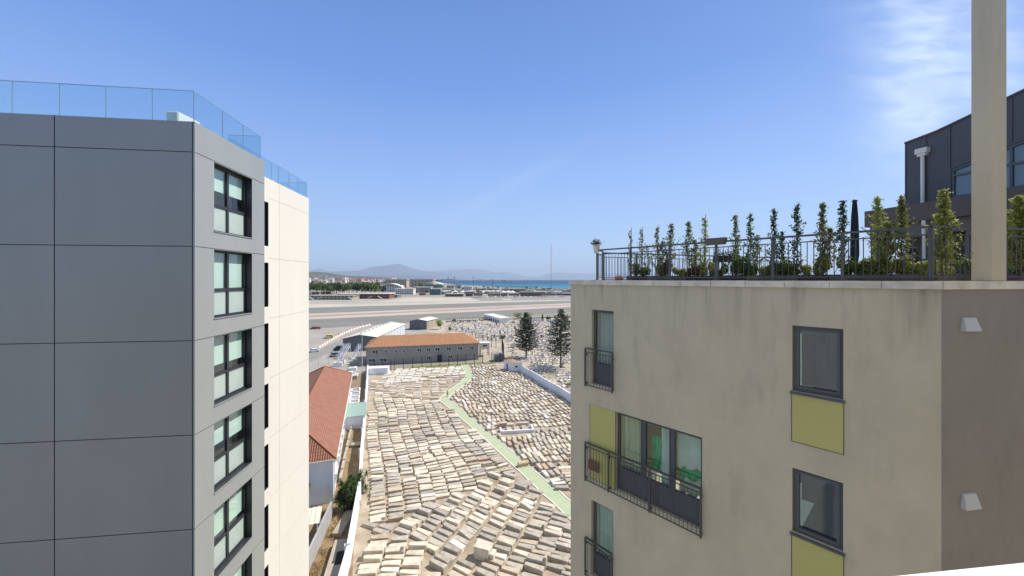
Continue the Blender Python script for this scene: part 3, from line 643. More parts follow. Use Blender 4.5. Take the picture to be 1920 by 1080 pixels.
# Juliet railings
def juliet(pa, pb, z0, z1, extra, parent, plate=False):
    ua, ub = FR.u(pa), FR.u(pb); o = .09
    r = MB(); FR.bx(r, ua, ub, z1-.035, z1, o-.03, o+.03); FR.bx(r, ua, ub, z1-.14, z1-.12, o-.012, o+.012); FR.bx(r, ua, ub, z0+.03, z0+.055, o-.012, o+.012)
    rail = r.build('balcony_railing', M['railing'], parent)
    posts = [ua]+[FR.u(e) for e in extra]+[ub]
    for p_ in posts:
        q = MB(); FR.bx(q, p_-.022, p_+.022, z0, z1-.036, o-.02, o+.022); FR.bx(q, p_-.012, p_+.012, z0+.06, z0+.12, .001, o-.021); FR.bx(q, p_-.012, p_+.012, z1-.25, z1-.19, .001, o-.021); sub(q, 'post', M['railing'], rail)
    n = int((ub-ua)/.105); 
    for i in range(1, n):
        uu = ua+(ub-ua)*i/n
        if min(abs(uu-p_) for p_ in posts) < .04: continue
        q = MB(); FR.bx(q, uu-.006, uu+.006, z0+.056, z1-.141, o-.006, o+.006); sub(q, 'picket', M['railing'], rail)
    if plate:
        q = MB(); FR.bx(q, ua+.12, ua+.50, z0+.42, z0+.72, o-.022, o-.008); sub(q, 'plate', M['rust'], rail)
juliet(1100.5, 1150.5, 26.62, 27.84, [], rb)
juliet(1100.5, 1316.6, 23.62, 24.86, [1144, 1221], rb, True)
juliet(1100.5, 1149.5, 20.62, 21.85, [], rb)
# vents on the side wall: hoods
for y0, y1 in ((594.7, 620), (923.5, 950)):
    ua, ub = F2.u(1800), F2.u(1829); zt = EYE-(y0-HY)*6.45/F; zb = EYE-(y1-HY)*6.45/F; q = MB(); h = .085
    P4 = lambda u, z, o: F2.p(u, z, o)
    e = .035; vs = [P4(ua+e, zt, .002), P4(ub-e, zt, .002), P4(ub, zb, .002), P4(ua, zb, .002), P4(ua+e, zt-.01, .03), P4(ub-e, zt-.01, .03), P4(ub, zb, h), P4(ua, zb, h)]
    q.faces(vs, [(0, 1, 5, 4), (1, 2, 6, 5), (3, 0, 4, 7), (4, 5, 6, 7), (0, 3, 2, 1), (2, 3, 7, 6)], 0); q.build('vent_hood', M['vent'], rb)
# pillar
ps = 6.50/6.45; p1 = V(8.293, 6.45, 0)*ps; p0 = p1-rd*.227; p2 = p1+qd*.323
mb = MB(); mb.prism([p0, p1, p2, p2+(p0-p1)], 29.98, 37.2); mb.build('pillar', M['pillar'], rb)
# railing on the coping
RT = 30.95
ri = .22
K0 = A_-rn*ri+rd*.9; Kc = offs(A_, rd, rn, B_, qd, qn, -ri)
tr = MB(); rails = [(K0, Kc), (Kc, Kc+qd*5.2)]
bk = V(.985, .17, 0).normalized()
K1 = K0+V(.62, .78, 0)*.1; back = [(K0, K0+V(.93, .36, 0)*9.5)]
def rail_run(a, b, top, parent, step=.108, posts=1.25, z0=29.98, w=.035):
    d = (b-a).normalized(); ln = (b-a).length
    r = MB(); r.bar(a+V(0, 0, top-.02), b+V(0, 0, top-.02), .05, .04); r.bar(a+V(0, 0, top-.155), b+V(0, 0, top-.155), .022, .022); r.bar(a+V(0, 0, z0+.07), b+V(0, 0, z0+.07), .022, .022)
    rail = r.build('terrace_railing', M['railing'], parent)
    n = max(1, round(ln/posts)); ps_ = [ln*i/n for i in range(n+1)]
    for s in ps_:
        c = a+d*s; q = MB(); q.bar(c+V(0, 0, z0), c+V(0, 0, top-.041), .05, .05, up=d); q.box(c+V(0, 0, z0+.006), (.12, .12, .012), math.atan2(d.y, d.x)); sub(q, 'post', M['railing'], rail)
    m_ = int(ln/step)
    for i in range(1, m_):
        s = ln*i/m_
        if min(abs(s-t) for t in ps_) < .04: continue
        c = a+d*s; q = MB(); q.tube([c+V(0, 0, z0+.07), c+V(0, 0, top-.155)], .0085, 5); sub(q, 'picket', M['railing'], rail)
for a, b in rails: rail_run(a, b, RT, rb)
for a, b in back: rail_run(a+V(.3, .4, 0), b, RT-.06, rb, z0=29.93)
rail_run(K0, K0+V(.6, .8, 0)*.45, RT-.01, rb, posts=.6)

# ------------------------------------------------------------------ penthouse behind the terrace
ph = empty('penthouse', (14.9, 14.2, 29.92), 'dark grey clad penthouse with sloping roof behind the terrace trees', 'penthouse')
wd_ = V(-.237, 1, 0).normalized(); wn = V(-1, -.237, 0).normalized()       # wall heading and outward normal
U0 = V(14.93, 14.18, 0)                                                      # far left corner
FP = Face(U0, -wd_, wn)                                                     # u runs towards the camera side
def roofz(u): return 35.05+.245*u if u > .9 else 35.05+.245*.9-(.9-u)*.12
L_p = 9.0
mb = MB(); win_u0 = FP.u(1783); win_u1 = win_u0+4.0; zb, zt = 32.82, 33.80
# cladding wall polygon pieces around the window strip
def zw(u): return zt+.02+.27*(u-win_u0)
def quadw(u0, z00, z01, u1, z10, z11): mb.poly([FP.p(u0, z00), FP.p(u1, z10), FP.p(u1, z11), FP.p(u0, z01)][::-1])
quadw(0, 29.9, roofz(0), win_u0, 29.9, roofz(win_u0)); quadw(win_u0, 29.9, zb, win_u1, 29.9, zb)
quadw(win_u0, zw(win_u0), roofz(win_u0), win_u1, zw(win_u1), roofz(win_u1)); quadw(win_u1, 29.9, roofz(win_u1), L_p, 29.9, roofz(L_p))
rdp = wn*-8
mb.poly([FP.p(0, 29.9), FP.p(0, roofz(0)), FP.p(0, roofz(0))+rdp, FP.p(0, 29.9)+rdp]); mb.poly([FP.p(L_p, 29.9), FP.p(L_p, 29.9)+rdp, FP.p(L_p, roofz(L_p))+rdp, FP.p(L_p, roofz(L_p))])
mb.poly([FP.p(0, roofz(0)), FP.p(.9, roofz(.9)), FP.p(.9, roofz(.9))+rdp, FP.p(0, roofz(0))+rdp]); mb.poly([FP.p(.9, roofz(.9)), FP.p(L_p, roofz(L_p)), FP.p(L_p, roofz(L_p))+rdp, FP.p(.9, roofz(.9))+rdp])
for a, b in ((win_u0, win_u1),):
    for (x0, z0_, x1, z1_) in ((a, zb, b, zb), (a, zw(a), b, zw(b)), (a, zb, a, zw(a)), (b, zb, b, zw(b))):
        mb.poly([FP.p(x0, z0_), FP.p(x1, z1_), FP.p(x1, z1_, -.12), FP.p(x0, z0_, -.12)])
cl = mb.build('wall', M['penth'], ph)
sm = MB()
for u in [.02, .62, 1.25, 1.95, 2.65, 3.4, 4.1, 4.8]:
    top = roofz(u)
    if win_u0-.05 < u < win_u1+.05:
        FP.bx(sm, u-.012, u+.012, zw(u)+.06, top-.03, .001, .028)
    else: FP.bx(sm, u-.012, u+.012, 32.1, top-.03, .001, .028)
sub(sm, 'standing_seam', M['penth'], cl)
rf = MB()
for (a, b) in ((0, .9), (.9, L_p)):
    rf.ppd(FP.p(a-.0, roofz(a)-.02, .05), FP.p(b, roofz(b)-.02, .05)-FP.p(a, roofz(a)-.02, .05), V(0, 0, .06), -wn*.3)
rf.build('roof_edge', M['fascia'], ph)
# window strip frame
wf = MB(); nn = 6; a, b = win_u0, win_u1
wf.ppd(FP.p(a, zb, -.10), FP.d*(b-a), FP.n*.07, V(0, 0, .07)); wf.ppd(FP.p(a, zw(a)-.08, -.101), FP.p(b, zw(b)-.08)-FP.p(a, zw(a)-.08), FP.n*.072, V(0, 0, .078))
zm = 33.56
wf.ppd(FP.p(a, zm, -.10), FP.d*(b-a), FP.n*.068, V(0, 0, .07))
for i in range(nn+1):
    u = a+.03+(b-a-.06)*i/nn; FP.bx(wf, u-.03, u+.03, zb+.07, zw(u)-.08, -.099, -.035)
w_ = wf.build('window', M['slate'], ph); q = MB(); q.poly([FP.p(a, zb+.05, -.085), FP.p(b, zb+.05, -.085), FP.p(b, zw(b)-.05, -.085), FP.p(a, zw(a)-.05, -.085)][::-1]); sub(q, 'pane', M['shopglass'], w_)
q = MB(); FP.bx(q, a, b, zb, zb+1.6, -.16, -.15); sub(q, 'blind', M['palecurt'], w_)
q = MB(); FP.bx(q, a-.5, b, 29.9, 35, -2.2, -2.15); sub(q, 'room_back', M['room'], w_)
# canopy in front of the wall
cb = MB(); C0 = V(13.5, 14.3, 0)*1.0; C1 = V(14.4, 10.5, 0); cd = (C1-C0).normalized(); cn = V(cd.y, -cd.x, 0); cn = cn if cn.x < 0 else -cn
cb.prism([C0, C0+cd*9, C0+cd*9-cn*1.6, C0-cn*1.6], 31.99, 32.6); cb.build('canopy', M['fascia'], ph)
cb = MB(); cb.prism([C0-cn*.25+cd*.02, C0+cd*9-cn*.25, C0+cd*9-cn*1.5, C0-cn*1.5+cd*.02], 31.55, 31.985); cb.build('soffit_beam', M['soffit'], ph)
for s, ww in ((.02, .26), (1.75, .34), (2.6, .5)):
    cb = MB(); q0 = C0+cd*s-cn*.3; cb.prism([q0, q0+cd*ww, q0+cd*ww-cn*.35, q0-cn*.35], 29.92, 31.548); cb.build('column', M['soffit'], ph)
cb = MB(); q0 = C0+cd*3.2-cn*.9; cb.prism([q0, q0+cd*5, q0+cd*5-cn*.05, q0-cn*.05], 29.93, 31.54); d_ = cb.build('terrace_door', M['shopglass'], ph)
cb = MB(); 
for s in (3.2, 4.2, 5.2, 6.2): q0 = C0+cd*s-cn*.87; cb.prism([q0, q0+cd*.09, q0+cd*.09-cn*.11, q0-cn*.11], 29.93, 31.53)
q0 = C0+cd*3.2-cn*.88; cb.prism([q0, q0+cd*5, q0+cd*5-cn*.07, q0-cn*.07], 31.0, 31.1); sub(cb, 'frame', M['slate'], d_)
pp = MB(); uu = FP.u(1733); b0 = FP.p(uu, 0, .09); pp.tube([b0+V(0, 0, 32.62), b0+V(0, 0, 34.62)], .055, 10); FP.bx(pp, uu-.17, uu+.17, 34.60, 34.78, .003, .2); FP.bx(pp, uu-.12, uu+.12, 34.5, 34.6, .003, .17)
pp.build('downpipe', M['whitepl'], ph)
b0 = C0+cd*2.35+cn*.06; k_ = line_u(C0+cn*.06, cd, 1732); b0 = C0+cn*.06+cd*k_; pp = MB(); pp.tube([b0+V(0, 0, 30.25), b0+V(0, 0, 31.98)], .05, 10); o = pp.build('downpipe', M['whitepl'], ph)
pp = MB(); pp.tube([b0+V(0, 0, 29.93), b0+V(0, 0, 30.25)], .056, 10); sub(pp, 'boot', M['navy'], o)

# ------------------------------------------------------------------ own building (where the photographer stands)
ob = empty('home_block', (0, -2, 0), 'white balcony ledge of the block the picture is taken from, at lower right', 'apartment building')
mb = MB(); a = V(-14, -.50, 0); b = V(5.2, 1.708, 0); d = (b-a).normalized(); nn = V(d.y, -d.x, 0)
mb.prism([a, b, b+nn*.36, a+nn*.36], 28.9, 29.0); mb.build('ledge', mat('white_ledge', (.80, .79, .76), .7, var=.04, scale=3), ob)
mb = MB(); mb.prism([a+nn*.03, b+nn*.03, b+nn*.33, a+nn*.33], 0, 28.898); mb.build('front_wall', M['white'], ob)
mb = MB(); mb.prism([V(-16, -2.6, 0), V(18, -1.6, 0), V(18, -14, 0), V(-16, -14, 0)], 0, 36); mb.build('rear_wall', M['warmwall'], ob)

# ------------------------------------------------------------------ terrace plants and things
def slim_tree(name, c, h, seed, matl, label, lush=1.0, wide=.16, stake=True, two=False, leaf=.045, group='slender young trees along the terrace railing'):
    random.seed(seed); o = empty(name, c, label, 'tree', group, absolute=False)
    tk = MB(); stems = [(0, 0, h*.97, .02)]
    if two: stems.append((random.choice((-.22, .2)), .05, h*.66, .1))
    lf = MB()
    for sx, sy, hh, lean in stems:
        pts = [V(sx*min(1, k/2.)+.02*math.sin(k*1.3+seed), sy+.015*math.cos(k+seed), hh*k/7) for k in range(8)]
        tk.tube(pts, [.013-.0013*k for k in range(8)], 5)
        nb = int(62*lush*hh/1.5)
        for i in range(nb):
            t = .10+.88*(i+random.random())/nb; z = hh*t
            base = pts[min(7, int(t*7))].lerp(pts[min(7, int(t*7)+1)], (t*7) % 1)
            R_ = wide*1.35*(.3+.9*math.sin(min(1, t*1.25+.12)*2.9)*.8)*(.55+.55*noise.noise(V(z*3.2, seed, sx))**2*4+.25)
            R_ *= (1.05-.75*t**3)
            an = random.uniform(0, 6.283); ln = R_*random.uniform(.45, 1.25)
            tip = base+V(math.cos(an)*ln, math.sin(an)*ln, ln*random.uniform(.7, 1.5))
            if i % 2 == 0: tk.tube([base, tip], [.004, .002], 3, cap=False)
            for q in range(int(15*lush)):
                s = random.uniform(.25, 1.1); cc = base.lerp(tip, s)+V(random.gauss(0, .022), random.gauss(0, .022), random.gauss(0, .022))
                lf.quadleaf(cc, leaf*random.uniform(.75, 1.5), asp=.62)
    if stake:
        s_ = MB(); s_.tube([V(.04, .03, 0), V(.045, .03, h*1.03)], .0075, 5); s_.build('stake', M['fencedark'], o)
    tk.build('trunk', M['bark'], o); lf.build('crown', matl, o); return o
def terr(px, inset):       # a spot behind the facade railing, as seen at picture column px
    a = A_-rn*inset; u = line_u(a, rd, px); return a+rd*u
spec = [ # px, top y, material, lush, wide, two, stake
 (1182, 429, 'leaf_o', .55, .10, False, True, 'first, thinnest'), (1203, 428, 'leaf_o', .6, .15, True, True, 'second, forked'), (1232, 424, 'leaf_o', .7, .15, False, True, 'third'),
 (1258, 416, 'leaf_o', .95, .19, True, False, 'fourth, bushy'), (1291, 412, 'leaf_o', .95, .16, True, False, 'fifth, bushy-topped'), (1321, 405, 'leaf_y', .8, .14, False, True, 'sixth, yellowish'),
 (1379, 400, 'leaf_o', .9, .14, False, False, 'seventh'), (1407, 398, 'leaf_g', .85, .14, True, False, 'eighth'), (1452, 388, 'leaf_d', .85, .12, True, False, 'ninth, side-shooted'),
 (1494, 379, 'leaf_d', .9, .12, False, False, 'tenth, dark and narrow'), (1542, 375, 'leaf_o', 1.0, .13, True, False, 'eleventh'), (1580, 370, 'leaf_d', 1.0, .12, False, False, 'twelfth, dark and columnar'),
 (1646, 364, 'leaf_y', 1.0, .15, True, False, 'thirteenth, golden'), (1691, 363, 'leaf_o', 1.1, .13, True, False, 'fourteenth, dense'), (1768, 352, 'leaf_y', 1.7, .16, False, False, 'fifteenth, golden and dense')]
for i, (px, ty, ml, lush, wide, two, st, wd) in enumerate(spec):
    c = terr(px, .62); c.z = 30.02; h = EYE+(HY-ty)/F*c.y-30.02
    slim_tree('young_tree', c, h, 40+i, M[ml], '%s slender young tree from the left along the terrace railing' % wd, lush, wide, st, two)
c = Kc+qd*1.55-qn*.45; k_ = (1912-CX)/F; c = V(k_*7.15, 7.15, 30.02); slim_tree('young_tree', c, 1.60, 77, M['leaf_y'], 'golden bushy young tree to the right of the big pillar', 2.2, .26, False, True)
c = V((1812-CX)/F*7.3, 7.3, 30.02)
# planters
edges = [(1180, 1217, 'planterd'), (1217, 1258, 'planter'), (1262, 1290, 'planter'), (1291, 1318, 'planterd'), (1320, 1352, 'planterd'), (1357, 1402, 'planterd'), (1404, 1450, 'planter'), (1452, 1500, 'planter'), (1504, 1556, 'planterd'), (1562, 1612, 'planter'), (1616, 1672, 'planter'), (1676, 1728, 'planter')]
ang = math.atan2(rd.y, rd.x)
ordn = ['first', 'second', 'third', 'fourth', 'fifth', 'sixth', 'seventh', 'eighth', 'ninth', 'tenth', 'eleventh', 'twelfth', 'thirteenth', 'fourteenth', 'fifteenth', 'sixteenth', 'seventeenth', 'eighteenth', 'nineteenth', 'twentieth']
def planter(a, b, ml, lab):
    c = (a+b)/2; ln = (b-a).length; an = math.atan2((b-a).y, (b-a).x)
    o = empty('planter', (c.x, c.y, 29.93), lab, 'planter', 'long planters behind the terrace railing', rz=an, absolute=False)
    q = MB(); h = .17; t = .015; W2 = .30
    for (cx_, cy_, sx, sy) in ((0, -W2/2, ln, t), (0, W2/2, ln, t), (-ln/2+t/2, 0, t, W2-t), (ln/2-t/2, 0, t, W2-t)): q.bbox((cx_, cy_, h/2), (sx, sy, h), 0, .003)
    q.bbox((0, -W2/2, h-.006), (ln+.02, t+.02, .02), 0, .003); q.build('trough', M[ml], o)
    q = MB(); q.box((0, 0, h-.04), (ln-2.2*t, W2-1.5*t, .02)); q.build('soil', M['soil'], o)
for i, (a, b, ml) in enumerate(edges):
    if i: a = edges[i-1][1]+.8
    planter(terr(a, .62), terr(b, .62), ml, '%s long %s planter from the left behind the terrace railing' % (ordn[i], 'dark' if ml == 'planterd' else 'brown-grey'))
planter(V(7.95, 7.15, 0), V(8.95, 7.3, 0), 'planter', 'brown-grey planter between the railing corner and the big pillar')
planter(V(9.25, 7.3, 0), V(10.5, 7.5, 0), 'planter', 'brown-grey planter to the right of the big pillar')
def shrub(c, sx, sy, sz, ml, n, label, seed, leaf=.05, name='shrub', flowers=None, group='low shrubs in the terrace planters', cat='shrub'):
    random.seed(seed); o = empty(name, c, label, cat, group, rz=ang, absolute=False); q = MB(); lobes = [(random.uniform(-.8, .8)*sx, random.uniform(-.4, .4)*sy, random.uniform(.35, .8)*sz, random.uniform(.3, .5)) for _ in range(7)]
    for i in range(n):
        l = random.choice(lobes); v = V(random.gauss(0, 1), random.gauss(0, 1), random.gauss(0, 1)).normalized()*random.uniform(.5, 1)**.6
        p_ = V(l[0]+v.x*l[3]*sx*.8, l[1]+v.y*l[3]*sy*1.6, max(.02, l[2]+v.z*l[3]*sz)); q.quadleaf(p_, leaf*random.uniform(.6, 1.2))
    q.build('foliage', M[ml], o)
    s_ = MB()
    for l in lobes[:5]: s_.tube([V(l[0]*.4, 0, 0), V(l[0], l[1], l[2])], [.006, .003], 4)
    s_.build('stems', M['bark'], o)
    if flowers:
        q = MB()
        for i in range(40): q.quadleaf(V(random.uniform(-1, 1)*sx, random.uniform(-.6, .6)*sy, sz*random.uniform(.5, 1.1)), .04, asp=.9)
        q.build('flowers', M[flowers], o)
    return o
shr = [(1205, 'leaf_g', .2, .22, 'dark green'), (1238, 'leaf_y', .26, .32, 'yellow-green'), (1250, 'leaf_r', .10, .36, 'russet'), (1278, 'leaf_y', .20, .2, 'yellow'), (1304, 'leaf_r', .16, .24, 'reddish'), (1322, 'leaf_y', .22, .34, 'golden'),
       (1383, 'leaf_g', .32, .36, 'round bright green'), (1425, 'leaf_y', .24, .2, 'yellow-tipped'), (1470, 'leaf_g', .30, .26, 'spreading green'), (1518, 'leaf_y', .12, .2, 'thin yellow'), (1552, 'leaf_y', .24, .38, 'tall golden'), (1596, 'leaf_g', .22, .22, 'green'), (1640, 'leaf_y', .24, .26, 'yellow-green leafy'), (1668, 'leaf_y', .16, .22, 'golden low'), (1706, 'leaf_y', .26, .24, 'pale golden'), (1191, 'leaf_o', .14, .34, 'wispy olive'), (1342, 'leaf_o', .16, .18, 'low olive'), (1404, 'leaf_g', .20, .22, 'fresh green'), (1493, 'leaf_o', .24, .24, 'mixed olive'), (1622, 'leaf_g', .2, .24, 'leafy green')]
shr.sort()
for i, (px, ml, sx, sz, nm) in enumerate(shr):
    c = terr(px, .62); c.z = 30.05; shrub(c, sx*1.15, .15, sz*1.25, ml, int(1500*sx/.2*(1+sz)), '%s shrub, %s of the low plants in the terrace planters from left' % (nm, ordn[i]), 90+i)
shrub(V(8.2, 7.18, 30.05), .22, .14, .24, 'leaf_y', 700, 'pale variegated shrub left of the pillar behind the railing corner', 120)
shrub(V(8.65, 7.25, 30.05), .26, .14, .30, 'leaf_g', 800, 'leafy shrub with white blooms just left of the pillar', 121, flowers='whitepl')
shrub(V(9.9, 7.4, 30.05), .4, .16, .30, 'leaf_g', 1000, 'green shrub with pink blooms right of the pillar', 122, flowers='terra')
# pot on the railing corner
c = K0+V(-.02, .02, 0); po = empty('flower_pot', (c.x, c.y, RT-.08), 'white pot with a dried plant hooked on the left railing corner', 'flower pot', absolute=False)
q = MB(); q.lathe((0, 0, 0), [(.08, -.04), (.085, 0), (.11, .2), (.12, .2), (.12, .23), (.10, .23)], 14); q.build('pot', M['whitepl'], po)
random.seed(5); q = MB()
for i in range(420):
    v = V(random.gauss(0, .07), random.gauss(0, .07), .24+abs(random.gauss(0, .075))); q.quadleaf(v, .045)
q.build('plant', leafmat('dry_plant', (.10, .07, .05), .2, .4), po)
# hanging troughs
for px, lab, w_ in ((1345, 'grey trough hanging on the terrace rail at a post', .245),):
    c = terr(px, .22); t_ = empty('hanging_trough', (c.x, c.y, RT-.02), lab, 'planter', rz=ang, absolute=False)
    q = MB(); hw = w_; vs = [V(-hw+.04, -.16, -.08), V(hw-.04, -.16, -.08), V(hw-.04, -.04, -.08), V(-hw+.04, -.04, -.08), V(-hw, -.2, .08), V(hw, -.2, .08), V(hw, -.02, .08), V(-hw, -.02, .08)]
    q.faces(vs, [(3, 2, 1, 0), (0, 1, 5, 4), (1, 2, 6, 5), (2, 3, 7, 6), (3, 0, 4, 7)]); q.build('trough', M['planter'], t_)
    q = MB(); q.box((0, -.10, .05), (hw*1.8, .14, .02)); q.build('soil', M['soil'], t_)
c = terr(1362, 1.2); t_ = empty('hanging_trough', (c.x, c.y, 30.55), 'dark trough with small plants behind the round green shrub', 'planter', rz=ang, absolute=False)
q = MB(); q.bbox((0, 0, 0), (.62, .18, .18), 0, .01); q.build('trough', M['planterd'], t_); q = MB()
for i in range(260): q.quadleaf(V(random.uniform(-.3, .3), random.uniform(-.1, .1), .1+abs(random.gauss(0, .06))), .05)
q.build('plant', M['leaf_d'], t_); q = MB(); q.tube([V(-.2, 0, -.62), V(-.2, 0, -.09)], .012, 6); q.tube([V(.2, 0, -.62), V(.2, 0, -.09)], .012, 6); q.build('stand', M['fencedark'], t_)
c = terr(1160.5, .45); t_ = empty('terracotta_pot', (c.x, c.y, 29.93), 'small terracotta bowl with succulents at the left end of the terrace', 'flower pot', absolute=False)
q = MB(); q.lathe((0, 0, 0), [(.09, 0), (.14, .10), (.15, .14), (.13, .14)], 12); q.build('pot', M['terra'], t_); q = MB()
for i in range(90): q.quadleaf(V(random.gauss(0, .07), random.gauss(0, .07), .15+abs(random.gauss(0, .02))), .03)
q.build('plant', M['leaf_r'], t_)
# closed parasol
c = P(1602.5, 524, 10.2); t_ = empty('parasol', (c.x, c.y, 29.92), 'closed black parasol standing behind the terrace trees', 'parasol', absolute=False)
q = MB(); q.tube([V(0, 0, 0), V(0, 0, 2.24)], .022, 8); q.build('pole', M['anthracite'], t_)
q = MB(); n = 16; prof = [(.03, .3), (.075, .75), (.07, 1.3), (.058, 1.8), (.042, 2.12), (.035, 2.2)]
vs = []; fs = []
for r_, z_ in prof: vs += [V((r_*(1+.28*(-1)**k))*math.cos(2*math.pi*k/n), (r_*(1+.28*(-1)**k))*math.sin(2*math.pi*k/n), z_) for k in range(n)]
for i in range(len(prof)-1):
    for k in range(n): fs.append((i*n+k, i*n+(k+1) % n, (i+1)*n+(k+1) % n, (i+1)*n+k))
q.faces(vs, fs); q.build('canopy', M['navy'], t_)
q = MB(); q.lathe((0, 0, 2.2), [(.06, 0), (.065, .03), (.02, .07)], 8); q.build('finial', M['anthracite'], t_)
q = MB(); q.lathe((0, 0, 0), [(.28, 0), (.28, .05), (.06, .09), (.05, .2)], 14); q.build('base', M['anthracite'], t_)
# terrace seats seen through the plants
def chair(c, rz, lab):
    o = empty('garden_chair', c, lab, 'chair', 'dark garden chairs on the roof terrace', rz, False)
    q = MB(); q.bbox((0, 0, .42), (.5, .5, .04), 0, .01); q.build('seat', M['navy'], o)
    q = MB(); q.bbox((0, .25, .72), (.5, .04, .5), 0, .012); q.build('backrest', M['navy'], o)
    for x in (-.22, .22):
        for y in (-.22, .22): q = MB(); q.tube([V(x, y, 0), V(x, y, .41)], .014, 6); q.build('leg', M['anthracite'], o)
        q = MB(); q.bar(V(x, -.22, .62), V(x, .24, .62), .04, .03); q.bar(V(x, -.21, .44), V(x, -.21, .61), .03, .03); q.build('armrest', M['anthracite'], o)
chair(V(11.3, 10.2, 29.92), .4, 'dark garden chair by the grey canopy column'); chair(V(12.2, 9.0, 29.92), -.6, 'dark garden chair in front of the terrace doors')
# ================================================================== the old cemetery: tombs
def inpoly(x, y, pl):
    r = False; j = len(pl)-1
    for i in range(len(pl)):
        if (pl[i][1] > y) != (pl[j][1] > y) and x < (pl[j][0]-pl[i][0])*(y-pl[i][1])/(pl[j][1]-pl[i][1])+pl[i][0]: r = not r
        j = i
    return r
path_px = [(871, 684, 12), (873, 690, 12), (879, 700, 13), (879, 708, 14), (870, 717.5, 15), (853, 730, 15), (839, 741, 15), (833, 749.5, 16), (843, 758, 19), (864, 775, 19), (889, 796.5, 20), (916, 819, 22), (946, 846, 24), (975, 872, 26), (1007, 901, 29), (1040, 930, 33), (1076, 962, 37), (1120, 1002, 42), (1180, 1060, 50)]
path_c = [G(a, b) for a, b, _ in path_px]; path_w = [w_*(EYE*F/(b-HY))/F*.5*.92 for a, b, w_ in path_px]
def smooth(pl, ws, k=4):
    out = []; ow = []
    for i in range(len(pl)-1):
        p0_, p1_, p2_, p3_ = pl[max(i-1, 0)], pl[i], pl[i+1], pl[min(i+2, len(pl)-1)]
        for j in range(k):
            t = j/k; out.append(.5*((2*p1_)+(-p0_+p2_)*t+(2*p0_-5*p1_+4*p2_-p3_)*t*t+(-p0_+3*p1_-3*p2_+p3_)*t**3)); ow.append(ws[i]*(1-t)+ws[i+1]*t)
    return out+[pl[-1]], ow+[ws[-1]]
path_c, path_w = smooth(path_c, path_w)
pn = []
for i, p in enumerate(path_c):
    d = (path_c[min(i+1, len(path_c)-1)]-path_c[max(i-1, 0)]).normalized(); pn.append(V(d.y, -d.x, 0))
path_wj = [w_+.22*noise.noise(V(i*.4, 0, 2)) for i, w_ in enumerate(path_w)]
def strip(name, offA, offB, z0, z1, mm):
    mb = MB(); n = len(path_c)
    a = [path_c[i]+pn[i]*(offA*1.0 if abs(offA) > 5 else (path_wj[i]*(1 if offA > 0 else -1)+(offA-(1 if offA > 0 else -1))*1)) for i in range(n)]
    return a
mb = MB(); n = len(path_c)
for i in range(n-1):
    q = [path_c[i]-pn[i]*path_wj[i], path_c[i+1]-pn[i+1]*path_wj[i+1], path_c[i+1]+pn[i+1]*path_wj[i+1], path_c[i]+pn[i]*path_wj[i]]
    if (q[1]-q[0]).cross(q[2]-q[1]).z < 0: q = q[::-1]
    mb.poly([p+V(0, 0, .07) for p in q])
tag(mb.build('path', M['pathgreen']), kind='structure')
mb = MB()
for s_ in (-1, 1):
    for i in range(n-1):
        a, b = path_c[i]+pn[i]*s_*path_wj[i], path_c[i+1]+pn[i+1]*s_*path_wj[i+1]; nn = (pn[i]+pn[i+1]).normalized()*s_*.16
        mb.ppd(a, b-a, nn, V(0, 0, .12))
tag(mb.build('path_kerb', M['curb']), kind='structure')
def near_path(p, r):
    return any((p-c).length < w_+r for c, w_ in zip(path_c, path_w))
ORG = lambda px, py: G(px, py)
wallL = [G(605, 1260), G(657, 1060), G(677, 934), G(680, 862), G(686, 790), G(689.5, 726), G(691, 696)]     # right foot of the left wall
def wallx(y):
    for a, b in zip(wallL, wallL[1:]):
        if a.y <= y <= b.y: return a.x+(b.x-a.x)*(y-a.y)/(b.y-a.y)
    return wallL[0].x if y < wallL[0].y else wallL[-1].x
